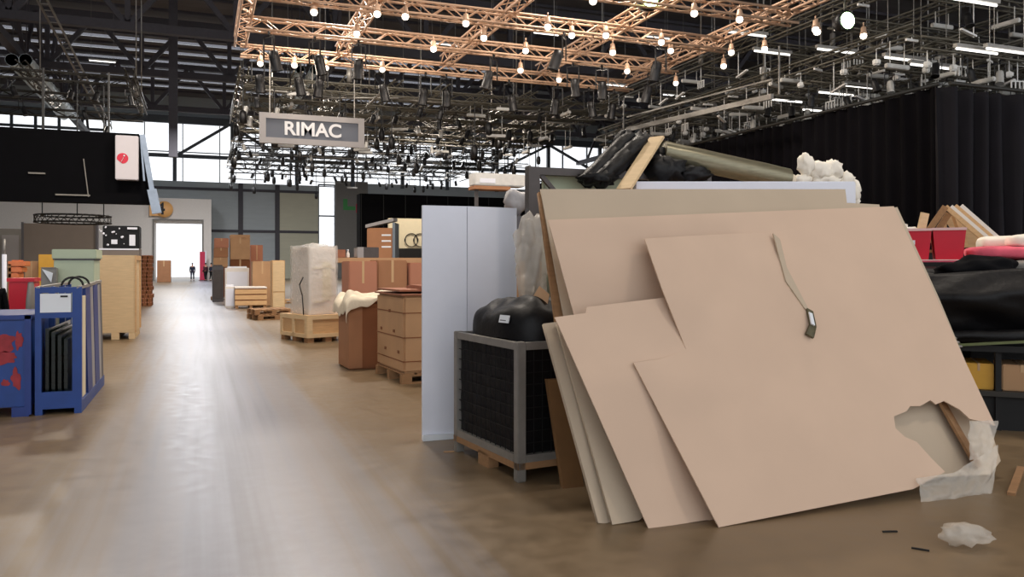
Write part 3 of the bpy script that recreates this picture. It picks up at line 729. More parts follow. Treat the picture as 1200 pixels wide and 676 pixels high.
# red banner and people far away
q = onY(236.5, 320, 86.6)
t = thing('red_banner', 'narrow red upright banner by the bright far doorway', 'banner', (q.x, q.y, 0)); MB().box(-.2, .3, 0, .05, .05, 2.9).build('banner_cloth', M_redflag, t); MB().box(-.3, .5, -.2, .25, 0, .05).build('base', M_steeld, t); MB().bar((.36, .02, 0), (.36, .02, 3.0), .1).build('pole', M_white, t)
def skin_mesh(name, pts, edges, m, parent, root=0, sub=1):
    me = bpy.data.meshes.new(name); me.from_pydata([p[0] for p in pts], edges, [])
    o = bpy.data.objects.new(name, me); C.objects.link(o); o.parent = parent
    o.modifiers.new('skin', 'SKIN')
    for i, p in enumerate(pts):
        r = p[1]; me.skin_vertices[0].data[i].radius = r if isinstance(r, tuple) else (r, r); me.skin_vertices[0].data[i].use_root = (i == root)
    md = o.modifiers.new('sub', 'SUBSURF'); md.levels = md.render_levels = sub
    me.materials.append(m)
    for poly in me.polygons: poly.use_smooth = True
    return o
def person(label, loc, rz, jm, tm, stride=.16, lean=0, armf=.15):
    t = thing('person', label, 'person', loc, rz)
    H = {}
    pel = V((0, 0, .95)); che = V((0, lean*.5, 1.25)); nk = V((0, lean, 1.47)); hd = V((0, lean*1.15+.01, 1.56)); tp = V((0, lean*1.2+.02, 1.70))
    pts = [(pel, (.16, .12)), (V((0, lean*.3, 1.1)), (.14, .1)), (che, (.17, .11)), (V((0, lean*.9, 1.4)), (.13, .09)), (nk, .055), (hd, (.07, .085)), (tp, (.065, .08))]
    ed = [(0, 1), (1, 2), (2, 3), (3, 4), (4, 5), (5, 6)]
    jk = [(p-V((0, 0, .06 if k == 0 else 0)), (r[0]*1.25, r[1]*1.3)) for k, (p, r) in enumerate(pts[:4])]; je = [(0, 1), (1, 2), (2, 3)]
    tr = [(pel+V((0, 0, .03)), (.17, .125))]; te = []
    for sx in (-1, 1):
        st = stride*sx
        i = len(pts); hip = V((sx*.1, 0, .88)); kn = V((sx*.11, st*.6+.03, .48)); an = V((sx*.11, st-.03, .09)); toe = V((sx*.12, st+.16, .035))
        pts += [(hip, .095), (kn, .06), (an, .042), (toe, (.04, .035))]; ed += [(0, i), (i, i+1), (i+1, i+2), (i+2, i+3)]
        k = len(tr); tr += [(hip, .11), (kn, .078), (an+V((0, 0, .03)), .062)]; te += [(0, k), (k, k+1), (k+1, k+2)]
        i = len(pts); sh = V((sx*.19, lean*.85, 1.38)); el = V((sx*.24, lean*.7-.03+armf*.2*sx, 1.1)); wr = V((sx*.23, lean*.7+.1-armf*sx*.5, .87)); pm = wr+V((0, .03, -.08))
        pts += [(sh, .06), (el, .043), (wr, .03), (pm, (.04, .02))]; ed += [(3, i), (i, i+1), (i+1, i+2), (i+2, i+3)]
        for f in range(5):
            off = V((0, (f-2)*.02, 0)); L = (.055, .075, .085, .078, .06)[f]
            j = len(pts)
            pts += [(pm+off*1.1+V((sx*-.008, .012, -L*.55)), .009), (pm+off*1.2+V((sx*-.02, .02, -L)), .008)]; ed += [(i+3, j), (j, j+1)]
        k = len(jk); jk += [(sh, .075), (el, .058), (wr+V((0, 0, .03)), .045)]; je += [(3, k), (k, k+1), (k+1, k+2)]
    skin_mesh('body', pts, ed, M_skin, t); skin_mesh('jacket', jk, je, jm, t); skin_mesh('trousers', tr, te, tm, t)
    MB().sphere(tp+V((0, -.015, -.005)), .098, 2, (.92, 1.05, .85)).build('hair', M_hair, t)
    m = MB(); m.sphere(hd+V((0, .09, .04)), .018, 1, (.8, 1.2, 1.3)); m.sphere(hd+V((.078, 0, .04)), .025, 1, (.4, .8, 1.2)); m.sphere(hd+V((-.078, 0, .04)), .025, 1, (.4, .8, 1.2)); m.build('nose_and_ears', M_skin, t)
    m = MB()
    for sx in (-1, 1): m.sphere((sx*.12, stride*sx+.06, .04), .07, 2, (.7, 1.7, .6))
    m.build('shoes', M_blackm, t)
    return t
q = onY(225.5, 320, 85); person('person in dark clothes walking in the bright far doorway', (q.x, q.y, 0), PI, M_navy, M_navy, .2)
q = onY(241, 320, 84.5); person('person in maroon standing right of the red banner', (q.x, q.y, 0), .6, M_maroon, M_blackm, .08)
q = onY(247.5, 320, 84); person('person in dark coat rightmost of the far group by the wall', (q.x, q.y, 0), -1, M_navy, M_blackm, .06)
q = P(-15, 420, 10.6); person('person in black cropped by the left picture edge behind the blue crate', (q.x, q.y, 0), .3, M_blackc, M_blackc, .1, .12).scale = (.9,)*3
# ------------------------------------------------------------------ left of the aisle
yB = 9.75
# blue sheet rack
t = thing('sheet_rack', 'tall blue steel rack holding upright sheets beside the blue crate', 'rack', (-1.64, yB, 0))
RW, RD, RH = .44, 2.2, 1.36
MB().box(0, RW, 0, RD, .06, .13).box(0, .07, 0, RD, .0, .06).box(RW-.07, RW, 0, RD, 0, .06).build('rack_base', M_blue, t)
m = MB(); m.box(0, .06, 0, .06, .13, RH); m.box(RW-.09, RW, 0, .06, .13, RH); m.box(.06, RW-.09, 0, .05, RH-.06, RH); m.box(.06, RW-.09, 0, .05, RH-.33, RH-.27); m.box(.06, RW-.09, 0, .05, .13, .24); m.build('front_frame', M_blue, t)
for k, (y, h_, mm) in enumerate(((.78, .4, M_blued), (1.5, .42, M_blued), (2.02, .2, M_greyd))):
    m = MB(); m.bar((RW-.03, y+.03, .1), (RW-.05, y-.05, RH-.01), .05, h_); m.build('upright', mm, t)
    m = MB(); m.bar((.05, y, .1), (.05, y-.06, RH-.01), .06); m.build('upright', M_blue, t)
    if k < 2: m = MB(); m.bar((RW-.025, y+.36, .1), (RW-.045, y+.28, RH-.02), .04, .24); m.build('edge_strip', M_signg, t)
MB().bar((RW-.03, .0, RH-.01), (RW-.05, RD, RH+.02), .035).bar((.03, 0, RH-.01), (.03, RD, RH), .035).build('top_rail', M_steel, t)
MB().box(.05, RW-.1, -.012, -.001, RH-.27, RH-.07).build('paper_notice', M_paper, t)
MB().box(RW-.2, RW-.13, -.016, -.012, RH-.11, RH-.09).build('print', M_ink, t)
m = MB()
for y in (.25, .75):
    m.path([V((RW-.12+.1*math.cos(a), y+.12*math.cos(a)*.3, RH+.01+.09*math.sin(a))) for a in [PI*i/8 for i in range(9)]], .012)
m.build('handle_loop', M_blackm, t)
for k in range(4):
    o = MB().box(0, .035, 0, 1.55, 0, .78-.04*k).build('glass_sheet', M_dark_glass, None, (-1.64+.075+.06*k, yB+.13, .13))
    tag(o, 'dark glass sheet upright in the blue rack, %s from left' % ordn(k), 'sheet', 'dark sheets in the blue rack')
o = MB().box(0, .02, 0, .4, 0, 1.12, bev=.004).build('cream_sheet', M_cream, None, (-1.64+RW-.04, yB+.1, .131)); tag(o, 'narrow cream board leaning at the aisle side of the blue rack', 'board')
# blue crate at the very left with worn red paint
t = thing('blue_container', 'blue steel container with worn red paint marks at the left edge', 'container', (-3.4, yB-.02, 0))
cw, ch = 1.73, 1.07
MB().box(0, cw, .02, 1.25, .1, ch-.05, bev=.01).build('container_body', M_blue, t)
MB().box(-.02, cw+.01, -.01, 1.28, ch-.05, ch, bev=.006).box(cw-.06, cw, -.01, .05, .02, ch).box(0, .06, -.01, .05, .02, ch).build('rim', M_blued, t)
MB().box(cw-.18, cw-.02, .0, .2, 0, .1).box(.02, .18, 0, .2, 0, .1).box(cw-.18, cw-.02, 1.05, 1.25, 0, .1).box(.02, .18, 1.05, 1.25, 0, .1).build('foot', M_blued, t)
m = MB(); rnd = random.Random(5)
def blotch(cx, cz, rx, rz_, seed):
    pts = []
    for i in range(22):
        a = 2*PI*i/22; k = .75+.5*noise.noise(V((math.cos(a)*1.7+seed, math.sin(a)*1.7, seed*2)))
        pts.append((cx+rx*k*math.cos(a), .014, cz+rz_*k*math.sin(a)))
    m.prism(pts, (0, .007, 0))
blotch(cw-.28, .78, .17, .14, 1); blotch(cw-.23, .62, .15, .09, 2); blotch(cw-.12, .8, .05, .12, 3); blotch(cw-.14, .4, .06, .13, 5); blotch(cw-.24, .36, .05, .05, 7)
m.build('paint_mark', M_redp, t)
# pale green panel box behind
yP = 12.6; x, w = span(62, 113, yP); zt = rowz(62, 292, yP); zm = rowz(62, 303, yP)
t = thing('green_cabinet', 'pale green cabinet with a raised lid behind the blue rack', 'cabinet', (x, yP, 0))
MB().box(.01, w-.03, 0, .7, 0, zm-.02, bev=.008).build('cabinet_body', M_green, t); MB().box(-.01, w, -.03, .72, zm, zt, bev=.008).build('lid', M_green, t); MB().box(0, w-.02, -.01, .7, zm-.02, zm).build('seam', M_greyd, t)
# tall plywood crate
yW = 19.05; x, w = span(96, 158, yW); zt = rowz(140, 299, yW)
t = thing('plywood_crate', 'tall plain plywood crate standing at the left side of the aisle', 'crate', (x, yW, 0))
MB().box(0, w, .0, 1.5, .14, zt, bev=.008).build('crate_body', M_ply, t)
MB().box(w-.0, w+.03, -.01, .09, .14, zt).box(w, w+.03, 1.4, 1.5, .14, zt).box(w, w+.03, .09, 1.4, zt-.1, zt).build('corner_batten', M_wood, t)
MB().box(0, .25, 0, 1.5, 0, .14).box(w*.55, w*.7, 0, 1.5, 0, .14).box(w-.12, w, 0, 1.5, 0, .14).build('skid', M_ply, t)
# stack of flat pallets by the aisle
yK = 34; x, w = span(161, 178, yK); n = 13; hS = rowz(165, 299, yK)/n
p0 = None
for k in range(n):
    lab = 'thin brown pallet in the tall stack left of the aisle, %s from the floor' % ordn(k)
    if p0 is None:
        p0 = thing('pallet', lab, 'pallet', (x, yK, 0), 0, 'pallet stack left of the aisle')
        a, b, c = pallet_meshes(w, 1.0, hS); a.build('deck_boards', M_carton3, p0); b.build('stringer', M_cartond, p0); c.build('foot_blocks', M_cartond, p0)
    else: dup(p0, (x+random.uniform(-.03, .03), yK, k*hS), 0, lab)
x, w = span(184, 200, 80)
carton('shipping_carton', 'lone brown carton at the left edge of the far doorway', 'carton', x, 80, 0, w, 1.5, rowz(190, 305, 80), M_carton)
# bits behind the blue crate
x, w = span(9, 40, 13.5)
t = thing('red_bin', 'red plastic bin behind the blue container at far left', 'bin', (x, 13.5, 0)); zt = rowz(20, 326, 13.5)
MB().box(.01, w-.01, 0, .5, 0, zt-.05, bev=.01).build('bin_body', M_red, t); MB().box(-.01, w+.01, -.02, .52, zt-.05, zt).build('rim', M_red, t)
x, w = span(9, 29, 16)
q0 = None
for k in range(3):
    zt = rowz(20, 306+7*k, 16); zb = rowz(20, 312+7*k, 16)
    o = MB().box(0, w-.05*k, 0, .5, 0, zt-zb, bev=.01).box(.05, w-.1, .05, .45, zt-zb, zt-zb+.02).build('orange_tray', M_orange, None, (x, 16, zb)); tag(o, 'orange tray in the pile at far left, %s from the top' % ordn(k), 'tray', 'orange trays at far left')
t = thing('tray_stand', 'pale post stand under the orange trays at far left', 'stand', (x, 16, 0)); zz = rowz(20, 326, 16); MB().box(0, w, 0, .5, zz-.05, zz).build('shelf', M_woodd, t)
m = MB(); m.box(0, .05, 0, .05, 0, rowz(20, 306, 16)-.05); m.box(w-.05, w, .45, .5, 0, zz-.05); m.box(0, .05, .45, .5, 0, zz-.05); m.box(w-.05, w, 0, .05, 0, zz-.05); m.build('leg', M_woodd, t)
wbox('yellow_carton', 'yellow box standing high behind the white paper triangle', 'carton', 45, 63, 298, 360, 17, .5, M_yellow, False, floor=True)
wbox('shipping_carton', 'brown carton standing between orange trays and yellow box', 'carton', 29, 45, 306, 360, 17.4, .6, M_carton2, True, floor=True)
a, b, c = onY(49, 315, 12.4), onY(62, 320, 12.4), onY(60, 331, 12.4)
t = thing('paper_sheet', 'torn white paper triangle on a grey box behind the blue rack', 'paper', (0, 0, 0)); MB().prism([a, b, c], (0, .01, 0)).build('paper', M_paper, t)
x, w = span(48, 66, 12.43); o = carton('grey_carton', 'grey box behind the top of the blue rack', 'carton', x, 12.43, 0, w, .15, rowz(55, 314, 12.43), M_grey, 0, None, False, .01)
x, w = span(27, 38, 11.6)
t = thing('grey_sack', 'small grey sack standing between red bin and blue rack', 'sack', (x, 11.6, 0)); zt = rowz(30, 332, 11.6)
MB().grid(lambda u, v: V((w/2+math.cos(u*2*PI)*w/2*(1-.5*max(0, v-.85)/.15*.8)*(1+.1*noise.noise(V((u*6, v*6, 1)))), .2+math.sin(u*2*PI)*.16*(1-.5*max(0, v-.85)/.15*.8), v*zt)), 16, 12, True).build('sack_body', M_grey, t); MB().sphere((w/2, .2, zt), w*.33, 2, (1, 1, .4), .3).build('tied_top', M_greyd, t)
t = thing('pale_pole', 'pale upright plastic pipe at far left behind the blue container', 'pipe', P(5, 300, 13)*1); t.location.z = 0
MB().tube((0, 0, 0), (0, 0, rowz(5, 296, 13)), .035, n=12).build('pipe_body', M_white, t); MB().tube((0, 0, rowz(5, 300, 13)), (0, 0, rowz(5, 275, 13)), .02, n=10).build('tip', M_steel, t)
# grey partition with hanging ring truss
x, w = span(28, 112, 42); zt = rowz(60, 262, 42)
t = thing('partition_wall', 'grey brown stand partition wall under the black fascia', 'partition', (x, 42, 0)); MB().box(0, w, 0, .3, 0, zt).build('wall_board', M_greyw, t); MB().box(-.1, 0, -.05, .35, 0, zt+.05).box(w, w+.1, -.05, .35, 0, zt+.05).build('end_post', M_greyd, t)
x, w = span(-30, 28, 44); t = thing('partition_wall', 'pale grey stand partition at the far left edge', 'partition', (x, 44, 0)); MB().box(0, w, 0, .3, 0, rowz(10, 268, 44)).build('wall_board', M_grey, t); MB().box(w-.9, w-.2, -.03, 0, .5, 3.0).build('door_leaf', M_signg, t)
q = onY(86, 261, 33)
t = thing('ring_truss', 'black circular truss hanging below the black fascia', 'truss', (q.x, 33, q.z)); rad = abs(X(132, 33)-X(42, 33))/2
m = MB(); n = 32; l = MB()
for i in range(n):
    a, b = 2*PI*i/n, 2*PI*(i+1)/n
    for rr_, z in ((rad, 0), (rad, .25), (rad-.25, 0), (rad-.25, .25)): m.tube((rr_*math.cos(a), rr_*math.sin(a), z), (rr_*math.cos(b), rr_*math.sin(b), z), .03, n=6)
    l.tube((rad*math.cos(a), rad*math.sin(a), 0), (rad*math.cos(b), rad*math.sin(b), .25), .015, n=4)
m.build('ring_chord', M_ktruss, t); l.build('lacing', M_ktruss, t)
m = MB()
for k in (-.8, .1, .8): m.bar((rad*k, 0, .25), (rad*k, 0, 8.3-q.z), .035)
m.build('hanger', M_ktruss, t)
# dark bar counter with white flecks
yQ = 30; x, w = span(116, 163, yQ); zt = rowz(120, 264, yQ); zb = rowz(120, 291, yQ)
t = thing('bar_counter', 'black shiny bar unit with white trims behind the plywood crate', 'counter', (x, yQ, 0)); MB().box(0, w, .0, 1.2, 0, zb).build('counter_base', M_greyw, t); MB().box(.1, w, .1, 1.1, zb, zt, bev=.02).build('display_case', M_black, t)
m = MB(); m.box(w*.75, w*.9, .05, .1, zb+.1, zt-.3); m.box(w*.3, w*.45, .05, .1, zb+.15, zb+.3); m.box(0, w, -.02, .1, zb-.05, zb); m.box(w*.7, w*.95, .04, .1, zt-.12, zt-.05); m.build('white_trim', M_white, t)
m = MB(); rnd = random.Random(3)
for k in range(14): m.sphere((rnd.uniform(0, w*.7), .06, rnd.uniform(zb+.1, zt-.05)), rnd.uniform(.02, .05), 1)
m.build('glass_fleck', M_white, t)
# ------------------------------------------------------------------ black drapes at right
def drape(name, label, x0, y0, x1, y1, h, n, seed, mm=None):
    L = math.hypot(x1-x0, y1-y0); dx, dy = (x1-x0)/L, (y1-y0)/L; folds = L*2.2
    def fn(u, v):
        o = (.13 if not mm else .28)*math.sin(u*folds*(1 if not mm else .8)*2*PI+(1.5 if not mm else 3)*noise.noise(V((u*L*.7, seed, 0))))*(.5+.5*(1-v))+.12*noise.noise(V((u*L*1.3, v*1.2, seed)))
        sag = -.06*abs(math.sin(u*L*.9))*(v**6)
        return V((x0+dx*u*L-dy*o, y0+dy*u*L+dx*o, .02+v*h+sag))
    o = MB().grid(fn, n, 14).build(name, mm or M_drape); o['label'] = label; o['category'] = 'curtain'; return o
drape('stage_curtain', 'long black curtain wall running back at the right', 17.0, 14.7, 17.0, 40, 6.0, 420, 1)
drape('stage_curtain', 'black curtain hanging in folds at the right picture edge', 16.75, 14.5, 27, 14.5, 5.95, 240, 2, mat('lit_fold_drape', s(15, 10, 18), .75, var=.3, scale=2, spec=.3))  # light on the front folds is put into this lighter drape colour
o = MB().tube((16.95, 14.6, 6.05), (16.95, 40, 6.05), .05).build('curtain_rail', M_ktruss); tag(o, 'black rail carrying the long curtain that runs back', 'rail')
o = MB().tube((17, 14.35, 6.02), (27, 14.35, 6.02), .05).build('curtain_rail', M_ktruss); tag(o, 'black rail above the folded curtain at the right edge', 'rail')
# ------------------------------------------------------------------ gaylord box, bin and cloth right of the aisle
t = thing('bulk_carton', 'large light brown bulk carton with strap marks left of the white panel', 'carton', (2.52, 10.5, .145), .08)
bw, bd, bh = 1.15, 1.25, 1.04
MB().box(0, bw, 0, bd, 0, bh, bev=.03).build('carton_body', M_carton2, t)
m = MB()
for z in (.15, .47, .8): m.box(-.006, bw+.006, -.006, bd+.006, z, z+.012)
m.build('strap', M_cartond, t)
m = MB()
for k in range(5): m.box(-.008, .001, .18+.2*k, .25+.2*k, .25+.27*(k % 3), .29+.27*(k % 3))
m.build('hand_hole', M_cartond, t)
MB().box(-.03, bw+.03, -.03, bd+.03, bh, bh+.02).box(-.02, bw, .1, bd-.1, bh+.05, bh+.075).build('lid', M_redwood, t)
pallet('pallet under the large light brown bulk carton', 2.5, 10.5, 0, 1.18, 1.25, .08)
o = MB().box(0, .9, 0, .9, 0, .03).box(.0, .9, .1, .7, .03, .05).build('wooden_tray', M_redwood, None, (2.8, 10.6, 1.262)); tag(o, 'flat dark brown wooden tray on top of the bulk carton', 'tray')
t = thing('brown_bin', 'dark brown square bin covered with a cream cloth', 'bin', (2.1, 12.25, 0), .06)
MB().box(0, .62, 0, .75, 0, .98, bev=.02).build('bin_body', M_cartond, t); MB().box(-.006, .2, -.006, .01, .02, .95).box(-.008, .002, .0, .7, .02, .95).build('side_panel', M_carton, t); MB().box(-.015, .635, -.015, .765, .95, 1.0).build('rim', M_cartond, t)
def clothf(u, v):
    x = -.18+1.4*u; y = -.12+1.0*v
    z = 1.06+.14*noise.noise(V((u*3, v*3, 4)))+.06*noise.noise(V((u*8, v*8, 2)))
    if x < .02: z -= (.02-x)*1.3; x = max(x, -.06)+.02*noise.noise(V((v*9, 1, 1)))
    if y < .0: z -= (0-y)*1.8*(.6+.4*noise.noise(V((u*6, 3, 1)))); y = max(y, -.04)+.015*noise.noise(V((u*9, 0, 1)))
    return V((x, y, z+.03+u*.06))
o = MB().grid(clothf, 44, 40).build('cream_cloth', M_cloth, None, (2.1, 12.2, 0), .06, .012, 1); tag(o, 'crumpled cream cloth draped over the brown bin', 'cloth')
# ------------------------------------------------------------------ white folding panel
t = thing('folding_panel', 'tall white two leaf folding panel standing behind the black crate', 'panel', (1.91, 7.08, 0))
hP = 2.14
def leaf(p, q, name, zb=.0):
    d_ = (V(q)-V(p)); n_ = V((-d_.y, d_.x, 0)).normalized()*.045
    m = MB(); m.prism([V(p)+V((0, 0, zb)), V(q)+V((0, 0, zb)), V(q)+n_+V((0, 0, zb)), V(p)+n_+V((0, 0, zb))], (0, 0, hP-zb)); o = m.build(name, M_white, t)
    return o
sx = onY(547, 300, 7.08).x-1.91; ex = onY(606, 300, 7.12).x-1.91
leaf((-.03, .02, 0), (sx-.004, -.012, 0), 'panel_leaf'); leaf((sx+.004, -.012, 0), (ex, .05, 0), 'panel_leaf')
m = MB(); m.box(-.035, sx, -.022, .012, 0, .05); m.build('bottom_lip', M_paper, t)
m = MB(); m.box(sx-.006, sx+.006, .0, .03, .02, hP-.01); m.build('hinge_strip', M_signg, t)
# ------------------------------------------------------------------ steel cage pallet wrapped black
CG = onZ(607, 566, 0); cx, cy = CG.x, CG.y
GL, GW, GH = 1.16, .82, 1.03
t = thing('pallet_cage', 'grey steel post pallet filled with black wrapped goods', 'pallet cage', (cx, cy, 0), .12)
m = MB()
for x in (0, GW-.07):
    for y in (0, GL-.07): m.box(x, x+.07, y, y+.07, 0, GH, bev=.006)
m.build('corner_post', M_steel, t)
m = MB()
for z in (.14, GH-.06):
    m.box(.07, GW-.07, 0, .05, z, z+.055); m.box(.07, GW-.07, GL-.05, GL, z, z+.055); m.box(0, .05, .07, GL-.07, z, z+.055); m.box(GW-.05, GW, .07, GL-.07, z, z+.055)
m.build('rail', M_steel, t)
m = MB(); m.box(.01, GW-.01, .01, GL-.01, .11, .14); m.box(0, .09, GL*.42, GL*.58, 0, .11); m.box(GW-.09, GW, GL*.42, GL*.58, 0, .11); m.box(0, GW, 0, .05, .09, .14); m.box(0, .05, 0, GL, .09, .14); m.build('cage_floor', M_woodd, t)
m = MB()
for k in range(1, 12):
    yy = .07+(GL-.14)*k/12; m.bar((.022, yy, .19), (.022, yy, GH-.06), .006)
for k in range(1, 9):
    xx = .07+(GW-.14)*k/9; m.bar((xx, .022, .19), (xx, .022, GH-.06), .006)
for k in range(1, 9):
    z = .19+(GH-.25)*k/9; m.bar((.022, .07, z), (.022, GL-.07, z), .006); m.bar((.07, .022, z), (GW-.07, .022, z), .006)
m.build('wire_mesh', M_blackm, t)
def bagf(u, v):
    x0, x1, y0, y1 = .035, GW-.035, .035, GL-.035
    a = u*4; k = int(a) % 4; f = a-int(a); c = [(x0, y0), (x1, y0), (x1, y1), (x0, y1)]; p, q = c[k], c[(k+1) % 4]
    x, y = p[0]+(q[0]-p[0])*f, p[1]+(q[1]-p[1])*f
    n = .02*noise.noise(V((x*7, y*7, v*8)))
    return V((GW/2+(x-GW/2)*(.985+n), GL/2+(y-GL/2)*(.985+n), .145+v*(GH-.17)))
m = MB(); m.grid(bagf, 80, 24, True); o = m.build('black_wrapping', M_black); o.location = (cx, cy, 0); o.rotation_euler.z = .12; tag(o, 'shiny black film wrapping inside the grey steel cage', 'wrapped goods')
def heap(u, v):
    # rounded heap, superelliptic plan
    a = u*2*PI; r = math.sin(v*PI/2)
    ca, sa = math.cos(a), math.sin(a)
    k = (abs(ca)**3.2+abs(sa)**3.2)**(-1/3.2)
    x = GW/2+(GW/2-.05)*k*r*ca*1.02; y = GL/2+(GL/2-.06)*k*r*sa*1.03
    z = .4*max(0, math.cos(v*PI/2))**.58
    z *= .86+.2*noise.noise(V((x*2.2+1, y*2.2, 2)))-.12*(y/GL)
    z += .03*noise.noise(V((x*9, y*9, 5)))
    return V((x, y, max(0, z)))
m = MB(); m.grid(heap, 64, 24, True); o = m.build('black_bundle', M_black, None, (cx, cy, GH-.015), .12); tag(o, 'rounded black bundle heaped on top of the steel cage', 'bundle')
bpy.context.view_layer.update()
inv = o.matrix_world.inverted(); hit, hl, hn, _ = o.ray_cast(inv @ CAM, (inv.to_3x3() @ ray(592, 374)).normalized())
hl = o.matrix_world @ hl if hit else P(592, 374, 6.1); hn = (o.matrix_world.to_3x3() @ hn).normalized() if hit else -FW
sx_ = V((0, 0, 1)).cross(hn).normalized(); sy_ = hn.cross(sx_); SM = Matrix((sx_, sy_, hn)).transposed().to_4x4()
t = thing('sticker', 'small white sticker on the black bundle above the cage', 'label', hl)
MB().box(-.065, .065, -.03, .03, .004, .012, SM).build('sticker_paper', M_paper, t); MB().box(-.05, .03, -.015, -.008, .012, .013, SM).build('print', M_greyd, t)
# ------------------------------------------------------------------ leaning cardboard sheets
TH = math.radians(27.5)
def lean_plane(y0, th): return V((0, y0, 0)), V((0, -math.cos(th), math.sin(th)))
P0 = onZ(842, 618, 0); S0, SN = lean_plane(P0.y, TH)
def inside(p, poly):
    c = False; n = len(poly)
    for i in range(n):
        a, b = poly[i], poly[(i+1) % n]
        if (a[1] > p[1]) != (b[1] > p[1]) and p[0] < (b[0]-a[0])*(p[1]-a[1])/(b[1]-a[1])+a[0]: c = not c
    return c
def sheet_tris(mb, poly, p0, n, off=None, step=14):
    """triangulate an outline read in the photo and set it on its leaning plane (pushed along the normal by off)"""
    pts = []
    for i in range(len(poly)):
        a, b = V(poly[i]), V(poly[(i+1) % len(poly)]); k = max(1, int((b-a).length/step))
        pts += [a+(b-a)*j/k for j in range(k)]
    nb = len(pts); xs_ = [p.x for p in pts]; ys_ = [p.y for p in pts]
    bp = [(p.x, p.y) for p in pts]
    x = min(xs_)
    while x < max(xs_):
        y = min(ys_)
        while y < max(ys_):
            if inside((x, y), bp) and min((p-V((x, y))).length for p in pts) > step*.5: pts.append(V((x, y)))
            y += step
        x += step
    co, ed, fa, *_ = delaunay_2d_cdt([V((p.x, p.y)) for p in pts], [(i, (i+1) % nb) for i in range(nb)], [], 0, 1e-4)
    vs = []
    for c in co:
        o = off(c.x, c.y) if off else 0
        vs.append(mb.bm.verts.new(onPlane(c.x, c.y, p0+n*o, n)))
    for f in fa:
        cx_ = sum(co[i].x for i in f)/len(f); cy_ = sum(co[i].y for i in f)/len(f)
        if inside((cx_, cy_), bp):
            q = mb.bm.faces.new([vs[i] for i in f]); q.smooth = True
    mb.bm.edges.ensure_lookup_table()
    for e in mb.bm.edges:
        if len(e.link_faces) == 1: e.smooth = False
def sm(a, b, x): t_ = max(0, min(1, (x-a)/(b-a))); return t_*t_*(3-2*t_)
def seg(px, py, a, b):
    a, b, p = V(a), V(b), V((px, py)); t_ = max(0, min(1, (p-a).dot(b-a)/(b-a).length_squared)); return (p-(a+(b-a)*t_)).length
def offF(x, y):
    o = .055*(1-sm(0, 90, seg(x, y, (755, 280), (803, 410))))*sm(0, 70, math.hypot(x-803, y-411))
    o += .012*(1-sm(0, 60, seg(x, y, (755, 279), (860, 273))))
    o += .03*(1-sm(0, 40, seg(x, y, (920, 310), (948, 380)))) * sm(0, 40, math.hypot(x-953, y-398))
    if y < 300: o *= sm(245, 290, y) if x > 915 else 1
    return o
def offL(x, y):
    return -.2*sm(276, 390, y)*(1-sm(780, 880, x))-.03*sm(268, 280, y)*(1-sm(880, 906, x))
def offB(x, y):
    # the strip left of the long slit swings back from the line where it still hangs on the big sheet
    a = (x-742)*(411-425)/(804-742)+425
    return -.125*sm(0, 190, y-a)-.02*sm(790, 690, x) if y > a else -.004*sm(0, 12, a-y)-.03*sm(790, 690, x)
B_poly = [(804, 411), (772, 421), (742, 425), (842, 618), (830, 609), (760, 620), (650, 372), (686, 367), (687, 360), (778, 349), (800, 400)]
F_poly = [(755, 280), (800, 277), (858, 274), (905, 273), (1047, 242), (1090, 333), (1130, 422), (1166, 499), (1150, 494), (1136, 491), (1124, 480), (1106, 470), (1096, 474), (1090, 469), (1078, 476), (1066, 476), (1062, 482), (1047, 488), (1049, 502), (1060, 512), (1074, 518), (1090, 536), (1107, 553), (1070, 573), (842, 618), (742, 425), (772, 421), (804, 411), (800, 400), (776, 340)]
L_poly = [(642, 258), (1047, 242), (905, 273), (858, 274), (800, 277), (755, 280), (776, 340), (800, 400), (808, 420), (800, 455), (700, 470)]
sh = thing('cardboard_sheet', 'biggest front cardboard sheet leaning on the pile, slit and torn at lower right', 'cardboard sheet')
m = MB(); sheet_tris(m, F_poly, S0, SN, offF, 13); sheet_tris(m, L_poly, S0, SN, offL, 13); sheet_tris(m, B_poly, S0, SN, offB, 13); bmesh.ops.remove_doubles(m.bm, verts=m.bm.verts[:], dist=.0015)
m.build('sheet_board', M_card, sh, thick=.009)
# frayed slit and silvery tape scrap
m = MB()
def on(px, py, o=.03): return onPlane(px, py, S0+SN*o, SN)
m.prism([on(905, 274), on(913, 281), on(921, 314), on(947, 364), on(942, 362), on(920, 330), on(913, 305)], SN*.012)
m.build('torn_lip', M_cardgrey, sh)
m = MB(); m.prism([on(944, 362, .03), on(951, 366, .045), on(955, 384, .045), on(952, 397, .02), on(943, 392, .02), on(948, 380, .03)], SN*.02); m.build('torn_fibre', mat('dark_fibre', s(90, 84, 62), .8, var=.4, scale=30), sh)
m = MB(); m.prism([on(947, 366, .052), on(951, 368, .056), on(954, 382, .056), on(950, 380, .052)], SN*.012); m.build('bright_scrap', M_paper, sh)
for (a, b) in (((642, 264), (665, 262)), ):
    pass
# narrow leaning sheets at far left
q = onZ(717, 615, 0); E0, EN = lean_plane(q.y, math.radians(24))
m = MB(); sheet_tris(m, [(652, 380), (740, 372), (800, 560), (748, 610), (717, 615)], E0, EN, None, 20); tag(m.build('cardboard_sheet', M_cardgrey, thick=.02), 'greyish cardboard sheet edge directly behind the lower left sheet', 'cardboard sheet')
q = onZ(700, 613, 0); E0, EN = lean_plane(q.y, math.radians(23.5))
m = MB(); sheet_tris(m, [(636, 380), (700, 372), (760, 560), (716, 614), (700, 613)], E0, EN, None, 20); tag(m.build('cardboard_sheet', M_cardgrey, thick=.03), 'leftmost leaning cardboard sheet reaching down beside the black cage', 'cardboard sheet')
